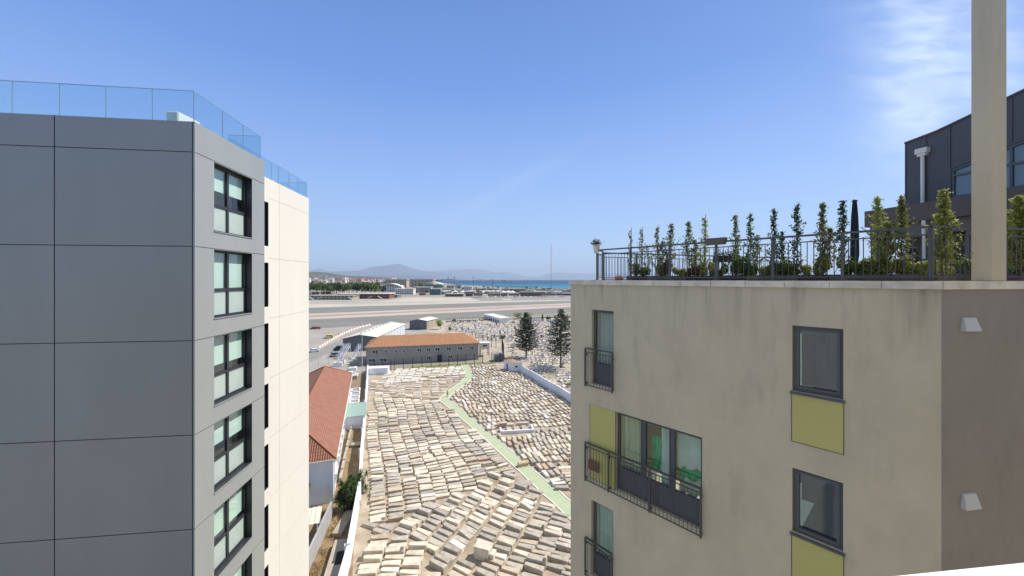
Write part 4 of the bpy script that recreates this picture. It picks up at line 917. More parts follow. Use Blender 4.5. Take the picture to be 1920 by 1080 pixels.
reg = [  # name, polygon in picture columns/rows, axis angle, row angle, pitch along axis, pitch across, size factors, kinds, tones
 dict(n='bottom_left', t='rows at the near end of the white wall', pl=[(560, 1120), (560, 1150), (900, 1150), (830, 1085), (800, 1040), (775, 1012), (735, 1008), (655, 1008)], a=4, ra=98, pu=2.18, pv=.95, L=(1.85, 2.1), W=(.66, .84), H=(.35, .75), tn=(5, 2, 2, 1, .3), kd=(4, 4, 1)),
 dict(n='fan', t='slanting rows at the near end', pl=[(640, 985), (700, 985), (756, 988), (817, 947), (862, 926), (915, 912), (930, 890), (985, 905), (1030, 935), (1090, 975), (1180, 1060), (1250, 1160), (890, 1160), (830, 1085), (800, 1040), (775, 1010), (735, 1006), (640, 1006)], a=-27, ra=66, pu=2.2, pv=.9, L=(1.85, 2.1), W=(.66, .84), H=(.28, .72), tn=(4, 5, 2, 1, .4), kd=(3, 3, 4)),
 dict(n='main', t='long rows left of the green path', pl=[(640, 983), (756, 986), (817, 945), (862, 924), (915, 910), (930, 888), (985, 903), (960, 880), (900, 825), (855, 780), (825, 755), (700, 745), (640, 745)], a=15, ra=112, pu=2.05, pv=.86, L=(1.75, 1.98), W=(.66, .8), H=(.24, .52), tn=(5, 4, 3, .6, .2), kd=(3, 3, 3)),
 dict(n='upper', t='low worn rows at the far left of the path', pl=[(640, 744), (700, 744), (825, 754), (834, 747), (865, 720), (872, 705), (730, 722), (700, 712), (640, 702)], a=6, ra=105, pu=2.2, pv=1.15, L=(1.7, 2.1), W=(.6, .95), H=(.12, .32), tn=(2, 1, 6, 1, 0), kd=(4, 1, 1)),
 dict(n='white', t='white slabs by the lawn at the far end', pl=[(725, 722), (872, 705), (872, 690), (868, 687), (740, 694), (715, 702)], a=8, ra=96, pu=2.35, pv=1.9, L=(1.9, 2.15), W=(1.3, 1.6), H=(.22, .4), tn=(1, .3, .4, 6, 0), kd=(5, 0, 0)),
 dict(n='right_far', t='short tombs right of the path near the white hut', pl=[(884, 690), (884, 708), (846, 745), (846, 754), (905, 800), (1080, 800), (1078, 756), (1040, 735), (978, 699), (940, 690), (940, 684), (884, 684)], a=110, ra=14, pu=1.95, pv=1.02, L=(1.5, 1.75), W=(.62, .85), H=(.25, .5), tn=(2.5, 1.2, 5, 1.6, .1), kd=(4, 2, 1)),
 dict(n='right_mid', t='end-on tombs right of the green path', pl=[(905, 802), (1015, 902), (1052, 902), (1052, 885), (1075, 850), (1080, 800), (905, 800)], a=105, ra=12, pu=2.0, pv=.93, L=(1.6, 1.85), W=(.62, .82), H=(.35, .6), tn=(3, 3.5, 3, 1, .2), kd=(4, 2, 1)),
 dict(n='right_near', t='level tombs at the right edge below the beige block', pl=[(1013, 903), (1052, 902), (1052, 885), (1075, 850), (1100, 850), (1200, 1050), (1150, 1010)], a=2, ra=100, pu=2.25, pv=.98, L=(1.85, 2.1), W=(.65, .85), H=(.4, .6), tn=(4, 4, 2, 1, .5), kd=(4, 2, 1)),
]
def tomb_shape(kind, L_, W_, H_, rnd):
    """outline of a tomb top and its stacked levels, in the tomb's own frame"""
    vs = []; fs = []
    def ringed(outline, levels):
        b = len(vs); n = len(outline)
        for (s, z) in levels: vs.extend([V(x-math.copysign(min(s, abs(x)), x), y-math.copysign(min(s, abs(y)), y), z) for x, y in outline])
        for k in range(len(levels)-1):
            for i in range(n): j = (i+1) % n; fs.append((b+k*n+i, b+k*n+j, b+(k+1)*n+j, b+(k+1)*n+i))
        fs.append(tuple(b+(len(levels)-1)*n+i for i in range(n)))
    hl, hw = L_/2, W_/2; sk = rnd.uniform(-.04, .04)
    if kind == 0: out = [(-hl, -hw), (hl, -hw+sk), (hl, hw), (-hl, hw+sk)]
    elif kind == 1:       # tapered coffin shape with rounded foot
        out = [(hl, -hw), (hl, hw), (-hl*.72, hw*.78)]+[(-hl+(hl*.28)*(1-math.sin(t)), hw*.78*math.cos(t)) for t in (R(35), R(70), R(110), R(145))]+[(-hl*.72, -hw*.78)]
    else: out = [(hl, -hw*.95), (hl, hw*.95), (-hl, hw*.62), (-hl, -hw*.62)]
    e = .035
    if kind == 0 and H_ > .5 and rnd.random() < .5:   # slab on a chest
        ringed([(x*.95, y*.92) for x, y in out], [(0, -.02), (0, H_-.12)]); ringed(out, [(.05, H_-.12), (0, H_-.11), (0, H_-.02), (e*.6, H_)])
    elif kind == 0 and rnd.random() < .25:  # stepped
        ringed([(x*1.03, y*1.05) for x, y in out], [(0, -.02), (0, H_*.4), (.03, H_*.43)]); ringed([(x*.9, y*.82) for x, y in out], [(0, H_*.42), (0, H_-.03), (e, H_)])
    else: ringed(out, [(0, -.02), (0, H_-e), (e, H_)])
    if kind == 0 and rnd.random() < .13:    # headstone block
        ringed([(hl-.16, -hw*.8), (hl+.02, -hw*.8), (hl+.02, hw*.8), (hl-.16, hw*.8)], [(0, H_-.02), (0, H_+rnd.uniform(.12, .3)), (.02, H_+.32)][:2]+[(.02, H_+.34)])
    fs2 = []
    for f in fs:
        a = vs[f[0]]; nrm = (vs[f[1]]-a).cross(vs[f[2]]-vs[f[1]]); fs2.append(f)
    # outlines given clockwise or counter: make outward
    ar = sum(out[i][0]*out[(i+1) % len(out)][1]-out[(i+1) % len(out)][0]*out[i][1] for i in range(len(out)))
    if ar < 0: fs2 = [f[::-1] for f in fs2]
    return vs, fs2
TM = [M['tomb0'], M['tomb1'], M['tomb2'], M['tomb3'], M['tomb4']]; tone_n = ['bleached cream', 'grey', 'tan', 'whitish', 'pinkish']
kind_n = ['rectangular', 'round-footed', 'tapering']
specials = []   # spots kept clear: (centre, radius)
big_c = G(906, 1045); cyl_c = G(981, 874); plot_c = G(968, 806); post_c = G(917, 780)
specials = [(big_c, 1.5), (cyl_c, 1.5), (plot_c, 4.3), (post_c, 1.2)]
random.seed(21); tombs = []; grid = {}
for ri_, r in enumerate(reg):
    a, ra = R(r['a']), R(r['ra']); u = V(math.cos(a), math.sin(a), 0); v = V(math.cos(ra), math.sin(ra), 0)
    cx_ = sum(p[0] for p in r['pl'])/len(r['pl']); cy_ = sum(p[1] for p in r['pl'])/len(r['pl']); O = G(cx_, cy_)
    for i in range(-32, 33):
        off = random.uniform(-.5, .5); last = None
        for j in range(-75, 76):
            p = O+u*(i*r['pu'])+v*(j*r['pv']+off)
            wv = noise.noise(V(p.x*.06, p.y*.06, ri_*5.0)); w2 = noise.noise(V(p.x*.06+9, p.y*.06+4, ri_*5.0)); p = p+v*wv*1.6+u*w2*1.3
            p += u*random.gauss(0, .05)+v*random.gauss(0, .035)
            if p.y < 30 or p.y > 150: continue
            px, py = toPx(p)
            if not inpoly(px, py, r['pl']) or px < 540: continue
            if p.x < wallx(p.y)+1.25: continue
            if near_path(p, .62 if abs(math.sin(a)) < .6 else .5) : continue
            if any((p-c).length < rr for c, rr in specials): continue
            if px > 935 and py < 700 and px < 985 and py > 680: continue
            if random.random() < (.03 if r['n'] != 'upper' else .22): continue
            an = a+R(9)*noise.noise(V(p.x*.09, p.y*.09, 40+ri_))*1.3+random.gauss(0, R(1.3))
            key = (int(p.x//1.5), int(p.y//1.5)); hit = False
            uu = V(math.cos(an), math.sin(an), 0); vv = V(-uu.y, uu.x, 0)
            for dx in (-1, 0, 1):
                for dy in (-1, 0, 1):
                    for q, qu in grid.get((key[0]+dx, key[1]+dy), ()):
                        dd = q-p
                        if abs(dd.dot(uu)) < 1.6 and abs(dd.dot(vv)) < .60*(r['pv']/.95) and dd.length < 1.7: hit = True
            if hit: continue
            grid.setdefault(key, []).append((p, uu))
            patch = noise.noise(V(p.x*.13, p.y*.13, 77)); tn = list(r['tn']); 
            if patch > .12: tn[1] *= 4
            elif patch < -.12: tn[0] *= 3
            tone = random.choices(range(5), tn)[0]
            kp = noise.noise(V(p.x*.1, p.y*.1, 177)); kd = list(r['kd']); kd[1] *= 2.5 if kp > .1 else 1; kd[2] *= 2.5 if kp < -.1 else .6
            if sum(kd) == 0: kd = [1, 0, 0]
            kind = random.choices(range(3), kd)[0]
            hp = random.random(); H_ = r['H'][0]+(r['H'][1]-r['H'][0])*(hp**1.7)
            if r['n'] in ('bottom_left', 'fan') and py > 985 and kind == 0: H_ += random.choice((0, 0, .2))
            tombs.append(dict(r=r, i=i, j=j, p=p, a=an, tone=tone, kind=kind, L=random.uniform(*r['L']), W=min(random.uniform(*r['W']), r['pv']*.93), H=H_, px=px, py=py))
def seen(t): return 578 < t['px'] < 1070 and t['py'] < 1092
vis = sorted([t for t in tombs if seen(t)], key=lambda t: t['p'].length)
ind = vis[:280]; indset = {id(t) for t in ind}
from collections import defaultdict
colsd = defaultdict(list)
for t in ind: colsd[(t['r']['n'], t['i'])].append(t)
names = defaultdict(dict)
for rn_ in {k[0] for k in colsd}:
    ks = sorted([k for k in colsd if k[0] == rn_], key=lambda k: sum(t['px'] for t in colsd[k])/len(colsd[k]))
    for ci_, k in enumerate(ks):
        for rj, t in enumerate(sorted(colsd[k], key=lambda t: -t['py'])): names[id(t)] = (ci_, rj)
big_ord = ordn+['%s' % (w_) for w_ in ['twenty-first', 'twenty-second', 'twenty-third', 'twenty-fourth', 'twenty-fifth', 'twenty-sixth', 'twenty-seventh', 'twenty-eighth', 'twenty-ninth', 'thirtieth']+['farthest']*60]
short = {'bottom_left': 'beside near wall end', 'fan': 'of slanting near rows', 'main': 'of middle rows', 'upper': 'of worn rows', 'white': 'of white slabs', 'right_far': 'of far right tombs', 'right_mid': 'of end-on rows', 'right_near': 'of level rows'}
def tomb_verts(t):
    rnd = random.Random(int(t['p'].x*1000)*7+int(t['p'].y*1000)); return tomb_shape(t['kind'], t['L'], t['W'], t['H'], rnd)
for t in ind:
    vs, fs = tomb_verts(t); mb = MB(); mb.faces(vs, fs); o = mb.build('tomb', TM[t['tone']])
    rr = random.Random(id(t) % 999)
    o.location = t['p']+V(0, 0, .02); o.rotation_euler = (random.gauss(0, R(2.0)), random.gauss(0, R(1.6)), t['a']+(random.uniform(-.3, .3) if random.random() < .05 else 0))
    ci_, rj = names[id(t)]
    tag(o, '%s %s tomb, %s from near end in %s column %s' % (tone_n[t['tone']], kind_n[t['kind']], big_ord[rj], ordn[min(ci_, 19)], short[t['r']['n']]), 'tomb', 'old stone tombs packed across the cemetery')
mb = MB()
for t in tombs:
    if id(t) in indset: continue
    vs, fs = tomb_verts(t); mt = Matrix.Translation(t['p']+V(0, 0, .02)) @ Matrix.Rotation(t['a'], 4, 'Z') @ Matrix.Rotation(random.gauss(0, R(1.2)), 4, 'X')
    mb.faces([mt @ q for q in vs], fs, t['tone'])
tag(mb.build('tombs', TM), 'old stone tombs filling the rest of the walled cemetery up to the lawn', 'tombs', kind='stuff')
# singular tombs
o = empty('large_tomb', big_c, 'largest tall cream box tomb standing above the slanting near rows', 'tomb', rz=R(-20), absolute=False)
q = MB(); q.bbox((0, 0, .62), (1.75, 1.15, 1.24), 0, .05); q.build('chest', M['tomb0'], o); q = MB(); q.bbox((0, 0, 1.31), (1.85, 1.25, .14), 0, .04); q.build('slab', M['tomb0'], o); q = MB(); q.bbox((1.15, 0, .45), (.45, .9, .9), 0, .04); q.build('headstone', M['tomb3'], o)
o = empty('barrel_tomb', cyl_c, 'honey-coloured barrel-shaped tomb beside the green path', 'tomb', rz=R(22), absolute=False)
q = MB(); q.bbox((0, 0, .09), (2.0, .9, .18), 0, .03); q.build('plinth', M['tomb1'], o); q = MB(); q.tube([V(-.85, 0, .48), V(.85, 0, .48)], .34, 14); q.build('barrel', mat('honey_stone', (.60, .46, .24), .9, var=.15, scale=3), o)
o = empty('walled_plot', plot_c, 'family plot framed by low whitewashed walls right of the path', 'grave plot', rz=R(8), absolute=False)
for (x, y, sx, sy, mm_) in ((0, -1.6, 6.6, .35, 'white'), (-3.2, -.6, .35, 1.65, 'white'), (3.2, -.2, .35, 2.45, 'white'), (-1.6, 1.6, 2.6, .4, 'tomb0'), (1.6, 2.0, 2.6, .4, 'tomb0')):
    q = MB(); q.bbox((x, y, .32), (sx, sy, .64), 0, .03); q.build('low_wall', M[mm_], o)
for x, y in ((-1.5, -.1), (0, 0), (1.6, .2)): q = MB(); q.bbox((x, y, .2), (1.0, 1.9, .4), 0, .04); q.build('slab', M['tomb2'], o)
o = empty('pedestal_tomb', plot_c+V(-2.7, 1.3, 0), 'orange-tan pedestal tomb at the left corner of the whitewashed plot', 'tomb', rz=.2, absolute=False)
q = MB(); q.bbox((0, 0, .45), (1.5, .8, .9), 0, .05); q.build('chest', M['tomb4'], o); q = MB(); q.bbox((0, 0, .97), (1.6, .9, .14), 0, .04); q.build('slab', M['tomb2'], o)
o = empty('pedestal_tomb', post_c, 'narrow cream pedestal tomb at the right edge of the path above the fork', 'tomb', rz=.1, absolute=False)
q = MB(); q.bbox((0, 0, .5), (.6, .7, 1.0), 0, .04); q.build('chest', M['tomb0'], o); q = MB(); q.bbox((0, 0, 1.05), (.75, .85, .10), 0, .03); q.build('slab', M['tomb3'], o)
q = MB(); random.seed(77)      # rubble and small stones lying between the tombs
for i in range(5200):
    t = random.choice(tombs[:]); c = t['p']+V(random.gauss(0, .9), random.gauss(0, .8), .02)
    if near_path(c, .1) or c.x < wallx(c.y)+.3: continue
    s_ = random.uniform(.05, .17)*(1.0 if random.random() < .9 else 2.2); an = random.uniform(0, 3.1); a_ = V(math.cos(an), math.sin(an), 0)*s_; b_ = V(-a_.y, a_.x, 0)*random.uniform(.5, 1.1); h_ = s_*random.uniform(.3, .8)
    q.faces([c-a_, c-b_, c+a_, c+b_, c+V(random.uniform(-.3, .3)*s_, random.uniform(-.3, .3)*s_, h_)], [(0, 1, 4), (1, 2, 4), (2, 3, 4), (3, 0, 4)], random.choice((0, 1, 2)))
tag(q.build('rubble', [M['tomb0'], M['tomb1'], M['tomb2']]), 'loose stones and rubble lying between the old tombs', 'rubble', kind='stuff')
q = MB()
for i in range(1500):
    t = random.choice(tombs); c = t['p']+V(random.gauss(0, .9), random.gauss(0, .8), .02)
    if noise.noise(V(c.x*.1, c.y*.1, 33)) < .05 or near_path(c, .0) or c.x < wallx(c.y)+.2: continue
    for k in range(6): q.quadleaf(c+V(random.gauss(0, .13), random.gauss(0, .13), abs(random.gauss(.05, .07))), .13)
tag(q.build('dry_weeds', M['straw']), 'dry weeds growing between the old tombs', 'weeds', kind='stuff')
# walls round the cemetery
wl = empty('cemetery_wall', (wallL[0].x, wallL[0].y, 0), 'long whitewashed wall along the left side of the old cemetery', 'wall')
wpts = [V(-6, 20, 0)]+wallL
for i, (a, b) in enumerate(zip(wpts, wpts[1:])):
    d = (b-a).normalized(); nn = V(-d.y, d.x, 0); nseg = max(1, round((b-a).length/9)); 
    for k in range(nseg):
        p0_, p1_ = a+(b-a)*k/nseg, a+(b-a)*(k+1)/nseg; h = 2.0+.12*((k+i) % 2)+(.35 if i == 2 and k == 0 else 0)
        q = MB(); q.prism([p0_, p1_-d*.01, p1_-d*.01+nn*.35, p0_+nn*.35], 0, h); q.build('wall_section', M['wallw'], wl)
        q = MB(); q.prism([p0_+d*.0+V(0, 0, 0)+nn*.36, p0_+d*.4+nn*.36, p0_+d*.4+nn*.6, p0_+nn*.6], 0, h-.2); q.build('buttress', M['wallw'], wl)
wr = empty('cemetery_wall', (3.4, 119, 0), 'whitewashed wall running from the hut between the two cemeteries', 'wall')
a, b = G(977, 698.5), G(1200, 838); d = (b-a).normalized(); nn = V(d.y, -d.x, 0); k = 0; s_ = 0; ln = (b-a).length
while s_ < ln:
    w_ = 7.2; p0_, p1_ = a+d*s_, a+d*min(ln, s_+w_-.01); q = MB(); q.prism([p0_, p1_, p1_+nn*-.3, p0_+nn*-.3], 0, 2.35+.1*(k % 2)); q.build('wall_section', M['wallw'], wr)
    q = MB(); q.prism([p0_-d*.2, p0_+d*.2, p0_+d*.2+nn*.12, p0_-d*.2+nn*.12], 0, 2.5); q.build('pier', M['wallw'], wr); s_ += w_; k += 1
# hut
hb = [G(956.7, 696.2), G(978.5, 697.0)]; hd = (hb[1]-hb[0]).normalized(); hc = hb[0]; he = (G(945, 691)-hc); he = V(-hd.y, hd.x, 0)*5.0 if False else he
ht = empty('hut', hc, 'small white hut with a shallow tan roof at the cemetery corner', 'hut')
L1 = (hb[1]-hb[0]).length
q = MB(); fp = [hc, hb[1], hb[1]+he, hc+he]; q.prism(fp, 0, 2.85); q.build('wall', M['white'], ht)
q = MB(); cc = (fp[0]+fp[2])/2; ex = [cc+(p-cc)*1.12 for p in fp]; ap = cc+V(0, 0, 3.75)
for i in range(4): a, b = ex[i]+V(0, 0, 2.83), ex[(i+1) % 4]+V(0, 0, 2.83); q.poly([a, b, ap])
q.poly([p+V(0, 0, 2.83) for p in ex][::-1]); q.build('roof', M['hutroof'], ht)
q = MB(); hdd = he.normalized(); ho = V(hdd.y, -hdd.x, 0); ho = ho if ho.x < 0 else -ho; q.ppd(hc+he*.35+V(0, 0, .02)+ho*.002, hdd*1.0, ho*.05, V(0, 0, 2.1)); q.build('door', M['slate'], ht)
q = MB(); q.ppd(hc+hd*1.6+V(0, 0, 1.3)+V(hd.y, -hd.x, 0)*.002, hd*.8, V(hd.y, -hd.x, 0)*.03, V(0, 0, .6)); q.build('window', M['carglass'], ht)
# person on the path
def person(loc, rz, lab, top, trousers, s=1.0):
    o = empty('person', loc, lab, 'person', rz=rz, absolute=False)
    J = [(0, 0, .95), (0, 0, 1.15), (0, .0, 1.38), (0, .01, 1.50), (0, .0, 1.60), (0, 0, 1.74), (.19, 0, 1.42), (.25, .03, 1.14), (.23, -.10, .90), (.235, -.13, .82), (-.19, 0, 1.42), (-.25, 0, 1.14), (-.24, -.06, .90), (-.24, -.08, .82),
         (.10, 0, .90), (.12, -.06, .50), (.12, .10, .08), (.12, -.08, .04), (-.10, 0, .90), (-.12, -.14, .50), (-.12, -.18, .08), (-.12, -.36, .04)]
    E_ = [(0, 1), (1, 2), (2, 3), (3, 4), (4, 5), (2, 6), (6, 7), (7, 8), (8, 9), (2, 10), (10, 11), (11, 12), (12, 13), (0, 14), (14, 15), (15, 16), (16, 17), (0, 18), (18, 19), (19, 20), (20, 21)]
    rad = [.15, .14, .16, .06, .09, .085, .075, .05, .038, .035, .075, .05, .038, .035, .10, .07, .045, .04, .10, .07, .045, .04]
    me = bpy.data.meshes.new('body'); me.from_pydata([V(*j)*s for j in J], E_, []); ob_ = bpy.data.objects.new('body', me); COL.objects.link(ob_)
    md = ob_.modifiers.new('s', 'SKIN'); 
    for i, q_ in enumerate(me.skin_vertices[0].data if len(me.skin_vertices) else []): q_.radius = (rad[i]*s, rad[i]*s)
    if not len(me.skin_vertices):
        bm = bmesh.new(); bm.from_mesh(me); ly = bm.verts.layers.skin.verify()
        for i, v_ in enumerate(bm.verts): v_[ly].radius = (rad[i]*s, rad[i]*s); v_[ly].use_root = i == 0
        bm.to_mesh(me); bm.free()
    ss = ob_.modifiers.new('u', 'SUBSURF'); ss.levels = 1; ss.render_levels = 1
    dg = bpy.context.evaluated_depsgraph_get(); m2 = bpy.data.meshes.new_from_object(ob_.evaluated_get(dg)); ob_.modifiers.clear(); ob_.data = m2
    m2.materials.clear(); [m2.materials.append(x) for x in (M['skin'], top, trousers, M['hair'])]
    for f in m2.polygons:
        z = f.center.z/s; x = abs(f.center.x)/s
        f.material_index = 3 if z > 1.68 or z < .09 else 0 if z > 1.47 else 1 if z > .96 or (z > .88 and x > .2) else 0 if (x > .2 and z > .75) else 2
        f.use_smooth = True
    ob_.parent = o
    return o
pp_ = G(839, 744.5); person((pp_.x, pp_.y, .07), R(200), 'person in a bright green top and dark trousers walking on the green path', M['hiviz'], M['navy'], 1.02)

# ================================================================== lane between the red-roofed house and the wall
hu = V(-17.3, 45.5, 0).normalized(); hp = V(-hu.y, hu.x, 0); hp = hp if hp.x < 0 else -hp     # along and to the left
rc = V(-23.5, 50, 0); HL = 48.7; HW = 11.5; EZ = 6.0; RZ = 9.5
rh = empty('red_roofed_house', rc, 'long white house with a red tiled hip roof below the left block', 'house')
q = MB(); wi = .45; fp = [rc+hp*wi+hu*wi, rc+hp*wi+hu*(HL-wi), rc+hp*(HW-wi)+hu*(HL-wi), rc+hp*(HW-wi)+hu*wi]; q.prism(fp, 0, EZ-.05); q.build('wall', M['white'], rh)
c = [rc, rc+hu*HL, rc+hu*HL+hp*HW, rc+hp*HW]; r1_, r2_ = rc+hu*5.75+hp*5.75+V(0, 0, RZ), rc+hu*(HL-5.75)+hp*5.75+V(0, 0, RZ); c = [p+V(0, 0, EZ) for p in c]
q = MB(); q.poly([c[0], c[1], r2_, r1_], 0); q.poly([c[1], c[2], r2_], 0); q.poly([c[2], c[3], r1_, r2_], 0); q.poly([c[3], c[0], r1_], 1); q.poly(c[::-1], 2)
rfo = q.build('roof', [M['redtile'], M['redtile2'], M['white']], rh)
for a, b in ((c[0], r1_), (c[3], r1_), (c[1], r2_), (c[2], r2_), (r1_, r2_)): q = MB(); q.tube([a+V(0, 0, .06), b+V(0, 0, .06)], .12, 6); sub(q, 'ridge_tiles', M['redtile2' if False else 'terra'], rfo)
rfo_kids = [x for x in rfo.children]
for i, (a, b) in enumerate(((c[0], c[1]), (c[0], c[3]))): q = MB(); q.bar(a-V(0, 0, .09)-(b-a).normalized()*0, b-V(0, 0, .09), .16, .14); q.build('gutter', M['whitepl'], rh)
for s_ in (.6, 12, 24, 36): p = rc+hp*wi*.75+hu*s_; q = MB(); q.tube([p, p+V(0, 0, EZ-.1)], .06, 6); q.build('drainpipe', M['whitepl'], rh)
hn = -hp
for k in range(9):
    for zz in (1.2, 4.1):
        p = rc+hp*wi+hu*(3+k*5)+V(0, 0, zz); q = MB(); q.ppd(p-hn*-.002, hu*1.2, hn*.05, V(0, 0, 1.3)); w_ = q.build('window', M['carglass'], rh)
        q = MB(); 
        for (o_, a_, h_) in ((0, .08, 1.3), (1.12, .08, 1.3)): q.ppd(p+hu*o_+hn*.051, hu*a_, hn*.03, V(0, 0, h_))
        q.ppd(p+hu*.08+hn*.051, hu*1.04, hn*.03, V(0, 0, .08)); q.ppd(p+hu*.08+hn*.051+V(0, 0, 1.22), hu*1.04, hn*.03, V(0, 0, .08)); sub(q, 'frame', M['whitepl'], w_)
for k, (s_, zz) in enumerate([(1.6, 2.6), (5.2, 3.4), (7.6, 3.4), (10.2, 3.4), (13.6, 3.4), (17.5, 3.4), (21, 3.4)]):
    p = rc+hp*wi+hu*s_+V(0, 0, zz)+hn*.02
    o = empty('air_conditioner', p, '%s wall air-conditioning unit along the red-roofed house, counted from the near corner' % ordn[k], 'air conditioner', 'air conditioners on the house wall')
    q = MB(); q.ppd(p, hu*.85, hn*.34, V(0, 0, .62)); q.build('casing', M['whitepl'], o); q = MB(); q.lathe((0, 0, 0), [(.2, 0), (.2, .02)], 12)
    fo = q.build('fan_grille', M['slate'], o); fo.matrix_parent_inverse = Matrix(); fo.matrix_world = Matrix.Translation(p+hu*.4+hn*.345+V(0, 0, .31)) @ hn.to_track_quat('Z', 'Y').to_matrix().to_4x4(); fo.matrix_parent_inverse = Matrix.Translation(-p)
# door and stair on the near gable
gn = -hu
p = rc+hu*wi+hp*(4.6)+V(0, 0, 3.1); q = MB(); q.ppd(p+gn*.002, hp*1.0, gn*.05, V(0, 0, 2.1)); q.build('door', M['whitepl'], rh)
for k in range(10): p = rc+hu*wi+hp*(5.8+.0)+gn*1.3; q = None
lan = empty('landing', rc+hp*5+gn*.6, 'dark steel landing and railing outside the upper door of the red-roofed house', 'stair landing')
p = rc+hu*wi+hp*3.2+V(0, 0, 3.0)+gn*.02; q = MB(); q.ppd(p, hp*3.4, gn*1.2, V(0, 0, .10)); q.build('platform', M['fencedark'], lan)
q = MB()
for zz in (.5, 1.0): q.bar(p+gn*1.17+V(0, 0, zz+.1), p+gn*1.17+hp*3.4+V(0, 0, zz+.1), .04, .04)
for k in range(6): q.bar(p+gn*1.17+hp*(.02+3.36*k/5)+V(0, 0, .101), p+gn*1.17+hp*(.02+3.36*k/5)+V(0, 0, 1.12), .035, .035, up=hp)
q.build('railing', M['fencedark'], lan)
q = MB()
for k in (0.1, 3.2): q.bar(p+gn*1.1+hp*k-V(0, 0, 3), p+gn*1.1+hp*k, .08, .08, up=hp)
q.build('posts', M['fencedark'], lan)
# awning
aw = G(600, 1000); ao2 = P(594, 940, 41); t_ = empty('lean_to', (ao2.x, ao2.y, 0), 'cream corrugated lean-to roof in front of the white house', 'lean-to')
q = MB(); b0 = V(-23.6, 40.5, 3.0); ax = V(.94, .34, 0); nr_ = 14
for i in range(nr_):
    x0 = -1.2+3.6*i/nr_; x1 = -1.2+3.6*(i+1)/nr_
    q.ppd(b0+ax*x0+V(0, 0, .0 if i % 2 else .05), ax*(x1-x0), V(-.34, .94, .15)*2.6, V(0, 0, .04))
q.build('roof', M['creamroof'], t_)
for x, y in ((-1, .1), (2.2, .1), (-1, 2.2), (2.2, 2.2)): pz = b0+ax*x+V(-.34, .94, 0)*y; q = MB(); q.bar(V(pz.x, pz.y, 0), V(pz.x, pz.y, 2.98+.12*y), .1, .1, up=ax); q.build('post', M['whitepl'], t_)
# boundary wall of pale panels
bw = empty('boundary_wall', G(583, 1060), 'grey panelled boundary wall beside the dry grass at lower left', 'wall')
w0, w1 = G(560, 1150), V(-24.0, 47.2, 0); a, b = V(-19.4, 31.5, 0), V(-22.6, 47.0, 0); d = (b-a).normalized(); nn = V(-d.y, d.x, 0)
for k in range(7):
    s0, s1 = (b-a).length*k/7, (b-a).length*(k+1)/7-.03; q = MB(); q.prism([a+d*s0, a+d*s1, a+d*s1+nn*.2, a+d*s0+nn*.2], 0, 2.1+.05*(k % 2)); q.build('panel', M['greypanel'], bw)
# concrete platforms by the white wall
for k, (pl_, h, lab) in enumerate((([(648, 958), (666, 955), (640, 1000), (622, 1000)], .5, 'pale concrete platform in the dry grass nearer the bush'), ([(628, 1012), (655, 1010), (637, 1110), (598, 1110)], .7, 'long old concrete platform against the white wall at the bottom'),)):
    pts = [G(x, y, h) for x, y in pl_]; o = empty('concrete_platform', (pts[0].x, pts[0].y, 0), lab, 'platform'); q = MB(); q.prism(pts, 0, h); q.build('slab', M['concrete'], o)
    if k: q = MB(); c_ = G(640, 1045, h); q.box((c_.x, c_.y, h+.012), (1.1, 2.0, .02), .3); q.build('dark_opening', M['dark_in'], o)
# low wall and blocks further along the lane
o = empty('lane_kerb_wall', G(655, 860), 'low broken concrete kerb wall along the middle of the lane', 'wall')
a, b = G(640, 905), G(662, 800); d = (b-a).normalized(); nn = V(-d.y, d.x, 0)
for k in range(8): s0 = (b-a).length*k/8; s1 = (b-a).length*(k+1)/8-.12; q = MB(); q.prism([a+d*s0, a+d*s1, a+d*s1+nn*.35, a+d*s0+nn*.35], 0, .7+.15*(k % 3)); q.build('block', M['concrete'], o)
c = G(670, 836); o = empty('concrete_bench', c, 'flat concrete block across the lane beside the white wall', 'block', absolute=False); q = MB(); q.bbox((0, 0, .35), (2.2, 1.1, .3), .3, .03); q.build('top', M['concrete'], o); q = MB(); q.bbox((-.7, -.2, .1), (.3, .9, .2), .3, .01); q.build('leg', M['concrete'], o); q = MB(); q.bbox((.7, .2, .1), (.3, .9, .2), .3, .01); q.build('leg', M['concrete'], o)
# green corrugated shed
c = G(655, 808); o = empty('green_shed', c, 'shed with pale green corrugated roof between the house and the wall', 'shed')
s0 = V(-33.6, 74, 0); ax = -hp; dpt = hu
q = MB(); q.prism([s0-hp*0, s0-hp*4.2, s0-hp*4.2+hu*7, s0+hu*7], 0, 2.6); q.build('wall', M['wallw'], o)
for i in range(12): 
    pass
q = MB()
for i in range(24): q.ppd(s0-hp*(-.1+4.5*i/24)+hu*-.3+V(0, 0, 2.62+(.05 if i % 2 else 0)), -hp*(4.5/24), hu*7.6+V(0, 0, .35), V(0, 0, .05))
q.build('roof', M['corr_g'], o)
# walled enclosures in the lane
for k in range(5):
    c = V(-36.9, 87, 0)+hu*(3.4*k); o = empty('stone_enclosure', c, '%s white-edged stone enclosure along the lane beyond the green shed' % ordn[k], 'grave plot', 'white-edged enclosures in the lane', rz=math.atan2(hu.y, hu.x), absolute=False)
    for (x, y, sx, sy) in ((0, -1, 2.6, .3), (0, 1, 2.6, .3), (-1.15, 0, .3, 1.7), (1.15, 0, .3, 1.7)): q = MB(); q.bbox((x, y, .35), (sx, sy, .7), 0, .03); q.build('kerb', M['wallw'], o)
    q = MB(); q.bbox((0, 0, .1), (1.9, 1.6, .2), 0, .02); q.build('bed', M['concrete'], o)
